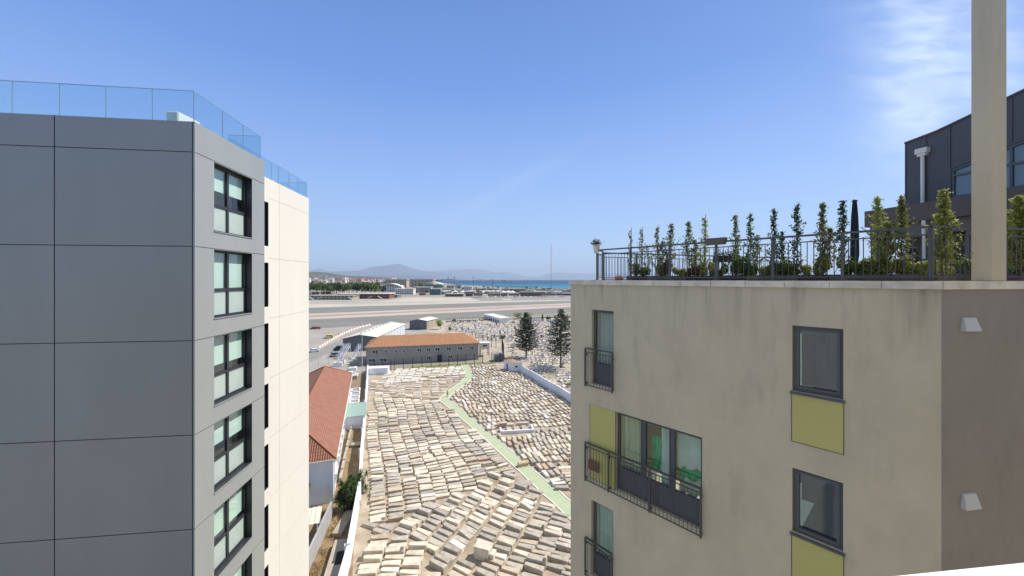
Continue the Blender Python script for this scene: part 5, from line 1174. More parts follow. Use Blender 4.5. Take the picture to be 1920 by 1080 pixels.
# flagged enclosures with white frames near the brown-roofed house
random.seed(8)
for k in range(16):
    px, py = random.uniform(632, 678), random.uniform(678, 712); c = G(px, py)
    if px < 640 and py > 700: continue
    o = empty('white_tomb', c, 'white walled tomb in the corner between red roof and brown-roofed house', 'tomb', 'white tombs beyond the red roof', rz=random.choice((0, .3)), absolute=False)
    hh = random.uniform(.5, 1.6); q = MB(); q.bbox((0, 0, hh/2), (random.uniform(1.4, 3), random.uniform(1, 2.2), hh), 0, .04); q.build('chest', M[random.choice(('wallw', 'tomb3', 'tomb1', 'white'))], o)
    q = MB(); q.bbox((0, 0, hh+.06), (1.2, .8, .12), 0, .02); q.build('slab', M[random.choice(('tomb1', 'concrete', 'tomb3'))], o)
# yucca bush
random.seed(31)
def yucca(c, h, n, seed, lab):
    random.seed(seed); o = empty('yucca_bush', c, lab, 'bush', absolute=False); tk = MB(); lf = MB()
    for s_ in range(n):
        an = random.uniform(0, 6.28); r_ = random.uniform(.1, 1.0)**.7*1.35; hh = h*random.uniform(.12, 1.0)*(1.1-.35*r_/1.35); tip = V(math.cos(an)*r_, math.sin(an)*r_, hh)
        tk.tube([V(math.cos(an)*r_*.2, math.sin(an)*r_*.2, 0), V(tip.x*.6, tip.y*.6, hh*.5), tip], [.09, .07, .05], 5)
        for k in range(54):
            a2 = random.uniform(0, 6.28); el = random.uniform(-.7, 1.5); d_ = V(math.cos(a2)*math.cos(el), math.sin(a2)*math.cos(el), math.sin(el)); L_ = random.uniform(.45, .75)
            sd_ = d_.cross(V(0, 0, 1)).normalized()*.035; m_ = tip+d_*L_*.55+V(0, 0, .05); e_ = tip+d_*L_-V(0, 0, .12)
            lf.poly([tip-sd_*.6, tip+sd_*.6, m_+sd_, m_-sd_]); lf.poly([m_-sd_, m_+sd_, e_])
    tk.build('stems', M['bark'], o); lf.build('foliage', M['yucca'], o)
yucca(G(650, 957), 3.9, 44, 3, 'large spiky dark green bush against the white wall at lower left'); yucca(G(668, 925), 3.3, 24, 4, 'smaller spiky bush overhanging the white wall behind the large one')
# dry grass
random.seed(17); q = MB()
for i in range(9000):
    py = random.uniform(930, 1100); t = (py-930)/170; px = random.uniform(606-34*t, 655-38*t); b = G(px, py)
    if noise.noise(V(b.x*.6, b.y*.6, 0)) < -.12: continue
    hh = random.uniform(.1, .32); an = random.uniform(0, 6.28); s_ = V(math.cos(an)*.02, math.sin(an)*.02, 0); q.poly([b-s_+V(0, 0, .03), b+s_+V(0, 0, .03), b+V(random.gauss(0, .08), random.gauss(0, .08), hh)])
tag(q.build('dry_grass', M['straw']), 'dry straw-coloured grass in the lane at lower left', 'grass', kind='stuff')

# ================================================================== brown-roofed house and sheds
b0, b1 = G(686, 685), G(897, 674.3); hd = (b1-b0).normalized(); hb_ = V(-hd.y, hd.x, 0); ln = (b1-b0).length; dp = 17.0; EH = 6.3; RH = 9.0
bh = empty('brown_roofed_house', b0, 'long two-storey grey house with a brown hip roof beyond the old cemetery', 'house')
q = MB(); q.prism([b0, b1, b1+hb_*dp, b0+hb_*dp], 0, EH); q.build('wall', M['greywall'], bh)
e = .5; c = [b0-hd*e-hb_*e, b1+hd*e-hb_*e, b1+hd*e+hb_*(dp+e), b0-hd*e+hb_*(dp+e)]; c = [p+V(0, 0, EH+.02) for p in c]; m1_, m2_ = b0+hd*4.6+hb_*9+V(0, 0, RH), b1-hd*4.6+hb_*9+V(0, 0, RH)
q = MB(); q.poly([c[0], c[1], m2_, m1_]); q.poly([c[1], c[2], m2_]); q.poly([c[2], c[3], m1_, m2_]); q.poly([c[3], c[0], m1_]); q.poly(c[::-1]); q.build('roof', M['browntile'], bh)
q = MB(); q.bar(c[0]-V(0, 0, .08), c[1]-V(0, 0, .08), .12, .14); q.build('gutter', M['greywall'], bh)
ho = -hb_
def house_window(px, zc, w_, h_, nm='window'):
    u = line_u(b0, hd, px); p = b0+hd*(u-w_/2)+V(0, 0, zc-h_/2); q = MB()
    q.ppd(p+ho*.003, hd*w_, ho*.03, V(0, 0, h_)); w0_ = q.build(nm, M['carglass'], bh); q = MB(); t = .10
    q.ppd(p+ho*.034, hd*t, ho*.04, V(0, 0, h_)); q.ppd(p+hd*(w_-t)+ho*.034, hd*t, ho*.04, V(0, 0, h_)); q.ppd(p+hd*(w_/2-t/2)+ho*.034, hd*t, ho*.04, V(0, 0, h_)); q.ppd(p+hd*t+ho*.034, hd*(w_/2-1.5*t), ho*.039, V(0, 0, t)); q.ppd(p+hd*t+ho*.034+V(0, 0, h_-t), hd*(w_-2*t), ho*.041, V(0, 0, t*1.5))
    sub(q, 'frame', M['white'], w0_)
for x, w_ in ((503, 2.0), (577, 1.1), (648, 1.0), (705, 1.0), (815, 1.6), (878, 1.4), (942, 1.8), (1022, 1.6), (1102, 1.6), (1184, 1.4)): house_window(570+x/3.765, 4.6, w_, 1.25)
for x, w_ in ((480, 2.4), (880, 1.5), (1035, 1.3), (560, 2.4)): house_window(570+x/3.765, 1.7, w_, 1.1)
u = line_u(b0, hd, 820); q = MB(); q.ppd(b0+hd*u+ho*.003, hd*1.6, ho*.05, V(0, 0, 2.4)); q.build('door', M['dark_in'], bh)
q = MB(); q.ppd(b0+hd*(u-.4)+ho*.003+V(0, 0, 2.7), hd*2.4, ho*1.0, V(0, 0, .15)); q.build('door_canopy', M['greywall'], bh)
# black post fence in front
def post_fence(name, pts, h, step, lab, mesh=True, th=.18):
    o = empty(name, pts[0], lab, 'fence'); acc = 0
    for a, b in zip(pts, pts[1:]):
        d = (b-a).normalized(); ln_ = (b-a).length; nn = max(1, round(ln_/step))
        for k in range(nn):
            p = a+d*(ln_*k/nn); q = MB(); q.bar(p, p+V(0, 0, h), th, th, up=d); q.build('post', M['fencedark'], o)
        q = MB()
        for zz in (.3, h*.5, h-.08): q.bar(a+V(0, 0, zz), b+V(0, 0, zz), .03, .04)
        if mesh:
            m_ = int(ln_/.5)
            for k in range(m_): p = a+d*(ln_*(k+.5)/m_); q.bar(p+V(0, 0, .32), p+V(0, 0, h-.1), .045, .03, up=d)
        q.build('mesh_panel', M['fencedark'], o)
    p = pts[-1]; q = MB(); q.bar(p, p+V(0, 0, h), th, th); q.build('post', M['fencedark'], o)
post_fence('security_fence', [G(686, 696), G(733, 693.5)], 3.6, 2.9, 'dark post-and-mesh fence in front of the left end of the grey house')
post_fence('security_fence', [G(739, 692.8), G(905, 681.3), G(938, 679.5)], 3.6, 2.9, 'dark post-and-mesh fence between the lawn and the grey house')
post_fence('security_fence', [G(868, 638), G(898, 645.5), G(930, 653), G(941, 655.5), G(944.5, 672)], 5.4, 3.0, 'tall dark fence curving round the right side of the brown-roofed house', mesh=False)
o = empty('white_low_building', G(688, 703), 'low white walled shelter in the corner of the old cemetery', 'shelter'); a, b = G(689, 703), G(727, 701.5); d = (b-a).normalized(); nn = V(-d.y, d.x, 0)
q = MB(); q.prism([a, b, b+nn*3, a+nn*3], 0, 1.9); q.build('wall', M['wallw'], o); q = MB(); q.prism([a-d*.1-nn*.1, b+d*.1-nn*.1, b+d*.1+nn*3.1, a-d*.1+nn*3.1], 1.903, 2.03); q.build('roof', M['wallw'], o)
# raised cabin and skips right of the house
c = G(908, 667); o = empty('raised_cabin', c, 'cream cabin on dark stilts beside the grey house', 'cabin', rz=.24, absolute=False)
q = MB(); q.bbox((0, 0, 4.0), (3.6, 3, 2.4), 0, .05); q.build('body', M['creamroof'], o); q = MB(); q.bbox((0, 0, 5.27), (3.9, 3.3, .14), 0, .04); q.build('roof', M['whitepl'], o)
q = MB(); q.box((0, -1.53, 4.2), (1.6, .04, .6)); q.build('window', M['carglass'], o)
for x in (-1.6, 1.6):
    for y in (-1.3, 1.3): q = MB(); q.bar(V(x, y, 0), V(x, y, 2.79), .2, .2); q.build('leg', M['fencedark'], o)
for k, (px, py, nm) in enumerate(((931, 676.5, 'grey-green'), (940, 675.5, 'dark blue'))):
    c = G(px, py); o = empty('storage_box', c, '%s storage container by the fence near the hut' % nm, 'container', rz=.2, absolute=False)
    q = MB(); q.bbox((0, 0, 1.2), (1.9, 3, 2.3), 0, .04); q.build('body', M['tealbld' if k == 0 else 'slate'], o); q = MB(); q.box((0, -1.53, 1.2), (1.5, .05, 1.9)); q.build('door', M['darkwall'], o)
# shed with long cream roof
def shed(pA, pB, dvec, eh, rh, name, lab, wallm, gablem, ribs=8):
    o = empty(name, pA, lab, 'shed'); mid = (pA+pB)/2; Z_ = V(0, 0, 1)
    q = MB(); q.poly([pA, pB, pB+Z_*eh, mid+Z_*rh, pA+Z_*eh]); q.poly([pA+dvec, pA+dvec+Z_*eh, mid+dvec+Z_*rh, pB+dvec+Z_*eh, pB+dvec]); q.build('gable', gablem, o)
    q = MB(); q.poly([pB, pB+dvec, pB+dvec+Z_*eh, pB+Z_*eh]); q.poly([pA, pA+Z_*eh, pA+dvec+Z_*eh, pA+dvec]); sw = q.build('side_wall', wallm, o)
    wd = (pB-pA).normalized(); dd = dvec.normalized(); n_ = int(dvec.length/5)
    for k in range(n_): p = pB+dd*(2+k*5)+wd*.003; q = MB(); q.ppd(p+Z_*(eh*.15), dd*.18, wd*.05, Z_*(eh*.8)); sub(q, 'rib', M['slate'], sw)
    q = MB(); th = .12
    for s0_, s1_ in ((pA, mid), (mid, pB)):
        a_ = s0_+Z_*(eh if s0_ is pA else rh)-dd*.4; b_ = s1_+Z_*(rh if s1_ is mid else eh)-dd*.4
        ov = (b_-a_).normalized()*.4
        if s0_ is pA: a_ = a_-ov
        else: b_ = b_+ov
        q.ppd(a_+Z_*.01, b_-a_, dd*(dvec.length+.8), Z_*th)
    rf_ = q.build('roof', M['creamroof'], o); q = MB()
    for k in range(ribs):
        p = mid+Z_*(rh+.14)+dd*(dvec.length*(k+.5)/ribs); q.bar(p-wd*0, pB+Z_*(eh+.14)+dd*(dvec.length*(k+.5)/ribs), .18, .06)
    sub(q, 'seam', M['creamroof'], rf_)
    if ribs > 5:
        for k in range(ribs): p = mid+Z_*(rh+.3)+dd*(dvec.length*(k+.7)/ribs)-wd*.6; q = MB(); q.bbox(p, (.9, 1.0, .5), 0, .05); sub(q, 'roof_vent', M['whitepl'], rf_)
    return o
shed(V(-70.0, 154.5, 0), V(-57.6, 158.6, 0), V(-1.2, 46, 0), 5.5, 6.8, 'long_shed', 'long shed with cream ribbed roof and dark gable behind the grey house', M['palewall'], M['darkwall'], 9)
shed(V(-61.2, 223, 0), V(-51.0, 223.5, 0), V(3.5, 15, 0), 5.2, 6.3, 'small_shed', 'smaller shed with blue-grey gable and cream roof beyond the long shed', M['tanbld'], M['darkwall'], 4)
wb = empty('flat_roofed_building', G(937, 605), 'white flat-roofed building standing among the crowded modern graves', 'building'); a = G(937, 605.5); b = V(-21.8, 289, 0); c_ = V(-3.2, 263+4, 0)
dA = (b-a); dB = V(7.2, 5.0, 0); q = MB(); q.prism([a, a+dA, a+dA+dB, a+dB], 0, 3.0); q.build('wall', M['white'], wb)
q = MB(); cc = a+dA/2+dB/2; q.prism([cc+(p-cc)*1.04 for p in (a, a+dA, a+dA+dB, a+dB)], 3.003, 3.25); q.build('roof', M['creamroof'], wb)
dn = dA.normalized(); on = V(dn.y, -dn.x, 0); on = on if on.y < 0 else -on
for k in range(7): q = MB(); q.ppd(a+dA*(.06+.135*k)+on*.002+V(0, 0, .3), dA*.07, on*.04, V(0, 0, 1.5)); q.build('mural_panel', M['cdark' if k % 2 else 'slate'], wb)
# street furniture and vehicles at left
def carbase(kind='car'):
    b_ = MB(); L_, W_ = 4.3, 1.75; prof = [(-L_/2, .32), (-L_/2+.05, .75), (-1.35, .92), (-.75, 1.42), (1.0, 1.45), (1.75, 1.0), (L_/2, .88), (L_/2, .32)]
    if kind == 'van': prof = [(-L_/2, .35), (-L_/2+.05, .95), (-1.5, 1.15), (-1.0, 1.9), (L_/2-.1, 1.92), (L_/2, 1.2), (L_/2, .35)]
    vs = []; nl = len(prof)
    for (yy, s_) in ((-W_/2, 0), (-W_/2+.14, 1), (W_/2-.14, 1), (W_/2, 0)):
        vs += [V(x*(1 if s_ else .985), yy, z if (s_ or z < .95) else z-.07) for x, z in prof]
    fs = [tuple(range(nl)), tuple(3*nl+i for i in reversed(range(nl)))]
    for k in range(3):
        for i in range(nl): j = (i+1) % nl; fs.append((k*nl+j, k*nl+i, (k+1)*nl+i, (k+1)*nl+j))
    b_.faces(vs, fs); return b_, prof
def make_car(loc, rz, mm, lab, kind='car', group=None):
    o = empty('parked_car' if kind == 'car' else 'van', loc, lab, 'car' if kind == 'car' else 'van', group, rz, False); b_, prof = carbase(kind); b_.build('body', mm, o)
    g_ = MB(); top = 1.36 if kind == 'car' else 1.78; low = .98 if kind == 'car' else 1.2
    for s_ in (-1, 1): g_.ppd((-1.1, s_*.872-(.0 if s_ > 0 else .012), low), V(2.3, 0, 0), V(0, .012, 0), V(0, 0, top-low-.06))
    g_.build('side_window', M['carglass'], o); g_ = MB(); g_.poly([V(-1.37, -.6, low-.02), V(-1.37, .6, low-.02), V(-.84, .6, top), V(-.84, -.6, top)]); g_.build('windscreen', M['carglass'], o)
    for x in (-1.35, 1.35):
        for s_ in (-1, 1): w_ = MB(); w_.tube([V(x, s_*.80-.09, .32), V(x, s_*.80+.09, .32)], .32, 14, smooth=False); w_.build('wheel', M['tyre'], o)
    return o
cA = make_car(G(588, 660), R(38), M['cwhite'], 'white car driving on the road at the far left'); cB = make_car(G(616, 634.5), R(30), M['cyellow'], 'yellow and white emergency vehicle parked behind the barriers', 'van')
q = MB(); q.bbox((-1.0, 0, 1.0), (1.7, 1.78, .5), 0, .05); q.build('white_bonnet', M['cwhite'], cB)
truck = make_car(G(628, 669), R(20), M['cgrey'], 'grey open-backed truck parked in the yard beside the metal ramps', 'van')
make_car(G(636, 656.5), R(5), M['cdark'], 'blue-grey van by the corner of the long shed', 'van')
for k, px in enumerate((588.5, 594.0)): make_car(G(px, 617.2-.2*k), R(33), M['cred' if k else 'cdark'], 'small dark %s vehicle at the edge of the runway' % ('right-hand' if k else 'left-hand'))
bars = [(598, 653.5), (610, 646.0), (622, 638.3), (634, 631.6), (646, 625.5), (660, 619.8), (676, 614.3), (694, 610)]
random.seed(3); pts = [G(a, b) for a, b in bars]; k = 0
for a, b in zip(pts, pts[1:]):
    d = (b-a); nn = max(2, round(d.length/2.1))
    for i in range(nn):
        c_ = a+d*((i+.5)/nn); w_ = k % 2 == 0
        o = empty('road_barrier', c_, '%s plastic barrier, %s along the curved barrier line from the near end' % ('white' if w_ else 'faded red', owords(k+1)), 'barrier', 'red and white barriers along the road', rz=math.atan2(d.y, d.x), absolute=False)
        q = MB(); hl = d.length/nn/2-.05; prof = [(-.28, 0), (-.28, .25), (-.12, .5), (-.10, 1.0), (.10, 1.0), (.12, .5), (.28, .25), (.28, 0)]
        vs = [V(-hl, y, z) for y, z in prof]+[V(hl, y, z) for y, z in prof]; n8 = 8
        q.faces(vs, [tuple(reversed(range(8))), tuple(range(8, 16))]+[(i_, (i_+1) % 8, 8+(i_+1) % 8, 8+i_) for i_ in range(8)]); o2 = q.build('body', M['barw' if w_ else 'barr'], o)
        k += 1
pp_ = G(634.5, 629.3); person(pp_, R(90), 'person in dark clothes standing by the barriers', M['navy'], M['navy'])
# ramps / steel stairs in the yard
for k, (px, py) in enumerate(((640, 672), (648, 671), (668, 672))):
    c = G(px, py); o = empty('steel_stair', c, '%s pale steel stair frame in the yard left of the grey house' % ordn[k], 'stair', 'pale steel stair frames', rz=R(70), absolute=False)
    for s_ in (-.5, .5): q = MB(); q.bar(V(-2.2, s_, 0), V(1.8, s_, 4.4), .12, .3, up=V(0, 1, 0)); q.build('stringer', M['wallw'], o); q = MB(); q.bar(V(1.8, s_, 0), V(1.8, s_, 5.3), .14, .14); q.build('leg', M['wallw'], o); q = MB(); q.bar(V(-2.2, s_, 1.0), V(1.8, s_, 5.4), .07, .07, up=V(0, 1, 0)); q.build('handrail', M['wallw'], o)
    q = MB()
    for i in range(10): q.box((-2.0+.4*i, 0, .22+.44*i), (.35, .88, .05))
    q.build('treads', M['wallw'], o)
# tall thin poles
for k, (px, py, h, lab) in enumerate(((597.5, 705, 9, 'thin grey pole nearest the cream wing above the red roof'), (602.5, 702, 9, 'second thin pole above the red roof'), (617, 700, 13, 'thin pole rising left of the yard'), (679, 702, 17.5, 'tall lamp pole at the left end of the grey house'))):
    c = G(px, py); o = empty('pole', c, lab, 'pole', absolute=False); q = MB(); q.tube([V(0, 0, 0), V(0, 0, h)], [.11, .05], 6); q.build('shaft', M['tentpole'] if 'tentpole' in M else M['vent'], o); q = MB(); q.lathe((0, 0, 0), [(.2, 0), (.2, .2), (.12, .25)], 8); q.build('base', M['concrete'], o)

# ================================================================== trees of the middle distance
def araucaria(c, h, rmax, seed, lab, dens=1.0, bare=.16):
    random.seed(seed); o = empty('araucaria_tree', c, lab, 'tree', absolute=False); tk = MB(); lf = MB()
    tk.tube([V(0, 0, h*t) for t in (0, .3, .6, .85, 1)], [.32, .25, .16, .07, .02], 8)
    nl = int(22+6*dens); 
    for k in range(nl):
        t = bare+(1-bare)*(k/nl)**.92; z = h*t; rr = rmax*(1-((t-bare)/(1-bare)))**.55*(.6+.4*min(1, (t-bare)/.12))*random.uniform(.78, 1.12)
        if t > .86: rr *= .55
        nb = 7; ph_ = random.uniform(0, 6.28)
        for b_ in range(nb):
            if random.random() < .10: continue
            an = ph_+b_*2*math.pi/nb+random.gauss(0, .12); L_ = rr*random.uniform(.75, 1.1); tip = V(math.cos(an)*L_, math.sin(an)*L_, z+L_*.16); base = V(0, 0, z)
            mid = base.lerp(tip, .55)-V(0, 0, L_*.05); tk.tube([base, mid, tip], [.05, .035, .012], 4, cap=False)
            n_ = int(34*L_/rmax*dens)+5; sdv = V(-math.sin(an), math.cos(an), 0)
            for q_ in range(n_):
                s_ = (q_+random.random())/n_; s_ = .22+.82*s_; pc = base.lerp(mid, s_/.55) if s_ < .55 else mid.lerp(tip, (s_-.55)/.45)
                w_ = .34*rmax/4.4*(1.15-.55*s_); off = random.uniform(-1, 1)*w_*1.7
                e_ = pc+sdv*off+V(math.cos(an), math.sin(an), 0)*abs(off)*.5+V(0, 0, random.gauss(.02, .08))
                lf.quadleaf(e_, .42*rmax/4.4*random.uniform(.7, 1.3), flat=.6, asp=.42)
    tk.build('trunk', M['bark'], o); lf.build('crown', M['arau'], o)
a1 = G(986.5, 671); araucaria(a1, 17.6, 5.5, 5, 'dense dark araucaria tree nearer the hut, left of the pair', 1.7, .17)
a2 = G(1051.5, 690); araucaria(a2, 20.2, 6.8, 9, 'sparser araucaria with layered branches, right of the pair', 1.15, .22)
def bushy(c, h, r_, seed, ml, lab, n=900, leaf=.35, name='broadleaf_tree', group=None, cone=False, cat='tree', trunk=.25):
    random.seed(seed); o = empty(name, c, lab, cat, group, absolute=False); tk = MB(); lf = MB(); tk.tube([V(0, 0, 0), V(.1, 0, h*.3), V(0, .1, h*.7)], [.05*h*.35+.04, .03*h*.4+.03, .03], 6)
    for k in range(6): an = k*1.05; tk.tube([V(.05, 0, h*.25), V(math.cos(an)*r_*.6, math.sin(an)*r_*.6, h*(.45+.07*k))], [.06, .02], 4, cap=False)
    lob = [(random.uniform(-.55, .55)*r_, random.uniform(-.55, .55)*r_, h*random.uniform(trunk+.15, .85), random.uniform(.35, .6)*r_) for _ in range(9)]
    for i in range(n):
        if cone: t = random.random()**.8; z = h*(.08+.92*t); rr = r_*(1-t)**.6*random.uniform(.5, 1); an = random.uniform(0, 6.28); p = V(math.cos(an)*rr, math.sin(an)*rr, z)
        else:
            l = random.choice(lob); v = V(random.gauss(0, 1), random.gauss(0, 1), random.gauss(0, 1)).normalized()*random.uniform(.55, 1.05); p = V(l[0], l[1], l[2])+v*l[3]
            if p.z < h*trunk*.6: continue
        lf.quadleaf(p, leaf*random.uniform(.6, 1.3))
    tk.build('trunk', M['bark'], o); lf.build('crown', M[ml], o); return o
bushy(G(825.5, 617), 5.6, 2.6, 1, 'leaf_y', 'bright yellow-green tree beside the smaller shed', 1500, .45)
bushy(G(851.5, 606), 3.4, 1.5, 2, 'leaf_g', 'small dark round shrub among the graves behind the bright tree', 500, .4, 'shrub', cat='shrub')
bushy(G(843.5, 622), 2.6, 1.3, 3, 'leaf_g', 'low shrub at the corner of the brown roof', 400, .35, 'shrub', cat='shrub')
bushy(G(943, 637.0), 2.2, 1.6, 4, 'leaf_g', 'green shrub by the tall curved fence', 600, .4, 'shrub', cat='shrub')
bushy(G(1017, 603.5), 5.6, 1.2, 5, 'leaf_d', 'small dark cypress between the two araucarias in the distance', 700, .35, 'cypress_tree', cone=True)
bushy(G(1063, 609), 3.6, 2.0, 6, 'leaf_g', 'round green bush at the right edge beyond the graves', 700, .4, 'shrub', cat='shrub')
bushy(G(1060, 600.5), 4.2, 3.0, 7, 'leaf_r', 'reddish-brown bush by the right edge below the runway', 700, .5, 'shrub', cat='shrub')
bushy(G(1029, 601), 3.0, 2.4, 8, 'leaf_d', 'dark hedge clump right of the small cypress', 600, .5, 'shrub', cat='shrub')
bushy(G(970, 598), 4.5, 4.0, 10, 'leaf_o', 'olive tree behind the left araucaria', 900, .5)
bushy(G(990, 597), 3.6, 4.4, 11, 'leaf_o', 'low olive clump just right of the left araucaria top', 900, .5, 'shrub', cat='shrub')
bushy(G(1069, 726), 1.3, 1.4, 12, 'leaf_g', 'green bush against the far side of the cemetery wall', 500, .22, 'shrub', cat='shrub', trunk=.0)
bushy(G(1048, 719), .9, 1.1, 13, 'leaf_o', 'low olive weed clump beyond the cemetery wall', 300, .2, 'shrub', cat='shrub', trunk=.0)
bushy(G(957, 680), 2.6, 1.4, 14, 'leaf_y', 'yellowish dry shrub just behind the hut', 500, .25, 'shrub', cat='shrub', trunk=.0)
# perimeter fence by the runway
o = empty('perimeter_fence', G(835, 603), 'pale slatted perimeter fence between the far graves and the runway', 'fence'); a, b = G(836, 604), G(1110, 593.5); d = (b-a).normalized(); ln_ = (b-a).length
q = MB(); 
for k in range(int(ln_/1.6)): p = a+d*1.6*k; q.bar(p, p+V(0, 0, 2.9), .14, .14, up=d)
q.bar(a+V(0, 0, 2.6), b+V(0, 0, 2.6), .06, .08); q.bar(a+V(0, 0, .5), b+V(0, 0, .5), .05, .6); q.build('palings', M['fencedark'], o)
for px, py, w_ in ((985, 602.5, 22), (1040, 604, 15)):
    a = G(px-12, py); q = MB(); o = empty('white_boundary_wall', a, 'low white wall %s behind the far graves' % ('left of the cypress' if px < 1000 else 'right of the cypress'), 'wall'); q.ppd(a, V(w_*.7, .8, 0), V(0, .4, 0), V(0, 0, 1.7)); q.build('wall_face', M['white'], o); q = MB(); q.ppd(a+V(-.05, -.05, 1.703), V(w_*.7+.1, .8, 0), V(0, .5, 0), V(0, 0, .1)); q.build('coping', M['curb'], o)
# ================================================================== modern cemetery
def grave_mesh(kind, rnd):
    q = MB(); L_, W_ = 2.0, .85
    q.bbox((0, 0, .14), (L_, W_, .3), 0, .03, 0); q.bbox((0, 0, .36), (L_*.88, W_*.8, .12), 0, .02, 0)
    if kind == 0: q.bbox((.88, 0, .75), (.14, .7, .75), 0, .02, 0)
    elif kind == 1: q.box((.88, 0, .55), (.3, .35, .3), 0, 0); q.bar(V(.88, 0, .7), V(.88, 0, 1.75), .12, .12, 0); q.bar(V(.88, -.32, 1.4), V(.88, .32, 1.4), .11, .12, 0)
    elif kind == 2: q.bbox((.85, 0, .9), (.25, .8, 1.05), 0, .05, 0); q.bbox((.7, 0, .5), (.12, .3, .3), 0, .02, 1)
    elif kind == 3: q.bbox((.85, 0, .6), (.16, .6, .4), 0, .02, 1); q.lathe((.3, 0, .42), [(.08, 0), (.1, .2)], 6, 1)
    elif kind == 4: q.bbox((.8, 0, .55), (.4, .5, .4), 0, .02, 0); q.lathe((.8, 0, .75), [(.18, 0), (.12, .5), (.16, .85), (.05, 1.15)], 8, 0)
    return q
gv = []; random.seed(55); gpoly = [(838, 606), (905, 599.5), (960, 600), (1100, 602), (1100, 762), (1074, 746), (1035, 728), (985, 697), (985, 690), (960, 668), (948, 650), (925, 640), (893, 634), (860, 622), (836, 618)]
y = 95.0
while y < 285:
    x = -60.0
    while x < 60:
        p = V(x+random.gauss(0, .25), y+random.gauss(0, .35), 0); px, py = toPx(p); x += 1.55 if y < 200 else 2.0
        if not inpoly(px, py, gpoly) or px > 1085: continue
        if noise.noise(V(p.x*.12, p.y*.12, 5)) > .33 or random.random() < .14: continue
        if 905 < px < 955 and 594 < py < 609: continue
        if (p-a1).length < 1.2 or (p-a2).length < 1.2: continue
        gv.append((p, px, py, round(y, 1)))
    y += 3.0 if y < 170 else 3.6
gv.sort(key=lambda t: t[0].length); GM = [M['marble'], M['marbleg']]
base = {}
gdesc = ['with upright headstone', 'with tall stone cross', 'with broad headstone', 'with low dark headstone', 'with carved column']
for kk in range(5): base[kk] = [grave_mesh(kk, random).build('marble_grave', [a_, b_]) for a_, b_ in ((M['marble'], M['marbleg']), (M['tomb3'], M['marbleg']), (M['tomb1'], M['marble']))]
tones3 = ['white', 'off-white', 'grey']; first = {}
for n_, (p, px, py, gy) in enumerate(gv[:290]):
    kk = random.choices(range(5), (4, 1.2, 3, 3, .4))[0]; c3 = random.choices(range(3), (5, 2, 2.4))[0]; src = base[kk][c3]
    if (kk, c3) in first: o = src.copy(); COL.objects.link(o)
    else: o = src; first[(kk, c3)] = 1
    o.location = p+V(0, 0, .03); o.rotation_euler = (0, 0, R(random.choice((90, 100, 10)))+random.gauss(0, .06)); s_ = random.uniform(.85, 1.15); o.scale = (s_, s_, s_*random.uniform(.7, 1.05))
    tag(o, '%s marble grave %s in the crowded cemetery beyond the wall' % (tones3[c3], gdesc[kk]), 'grave', 'marble graves in the crowded cemetery'); o['row'] = gy
for kk in range(5):
    for c3 in range(3):
        if (kk, c3) not in first: bpy.data.objects.remove(base[kk][c3])
q = MB()
for p, px, py, gy in gv[290:]:
    kk = random.choice((0, 0, 2, 3, 3, 2, 1)); g_ = grave_mesh(kk, random); mt = Matrix.Translation(p+V(0, 0, .03)) @ Matrix.Rotation(R(random.choice((90, 105, 10)))+random.gauss(0, .1), 4, 'Z') @ Matrix.Diagonal((1.1, 1.2, random.uniform(.7, 1.15), 1))
    t_ = random.choices((0, 1, 2, 3), (5, 1.2, 1.5, 1))[0]; b_ = len(q.v); q.v += [tuple(mt @ Vector(v)) for v in g_.v]; q.f += [tuple(b_+i for i in f) for f in g_.f]; q.m += [t_ if m_ == 0 else 1 for m_ in g_.m]; q.sm += g_.sm
tag(q.build('graves', [M['marble'], M['marbleg'], M['tomb3'], M['tomb2']]), 'distant marble graves and crosses crowding the cemetery up to the runway', 'graves', kind='stuff')
q = MB(); random.seed(4)
for i in range(2600):
    px, py = random.uniform(838, 1075), random.uniform(604, 740)
    if not inpoly(px, py, gpoly): continue
    c = G(px, py)
    if noise.noise(V(c.x*.09, c.y*.09, 15)) < .05: continue
    for k in range(7): q.quadleaf(c+V(random.gauss(0, .35), random.gauss(0, .35), .1+abs(random.gauss(0, .25))), .3)
tag(q.build('weeds', M['leaf_o']), 'low olive weeds growing between the far graves', 'weeds', kind='stuff')

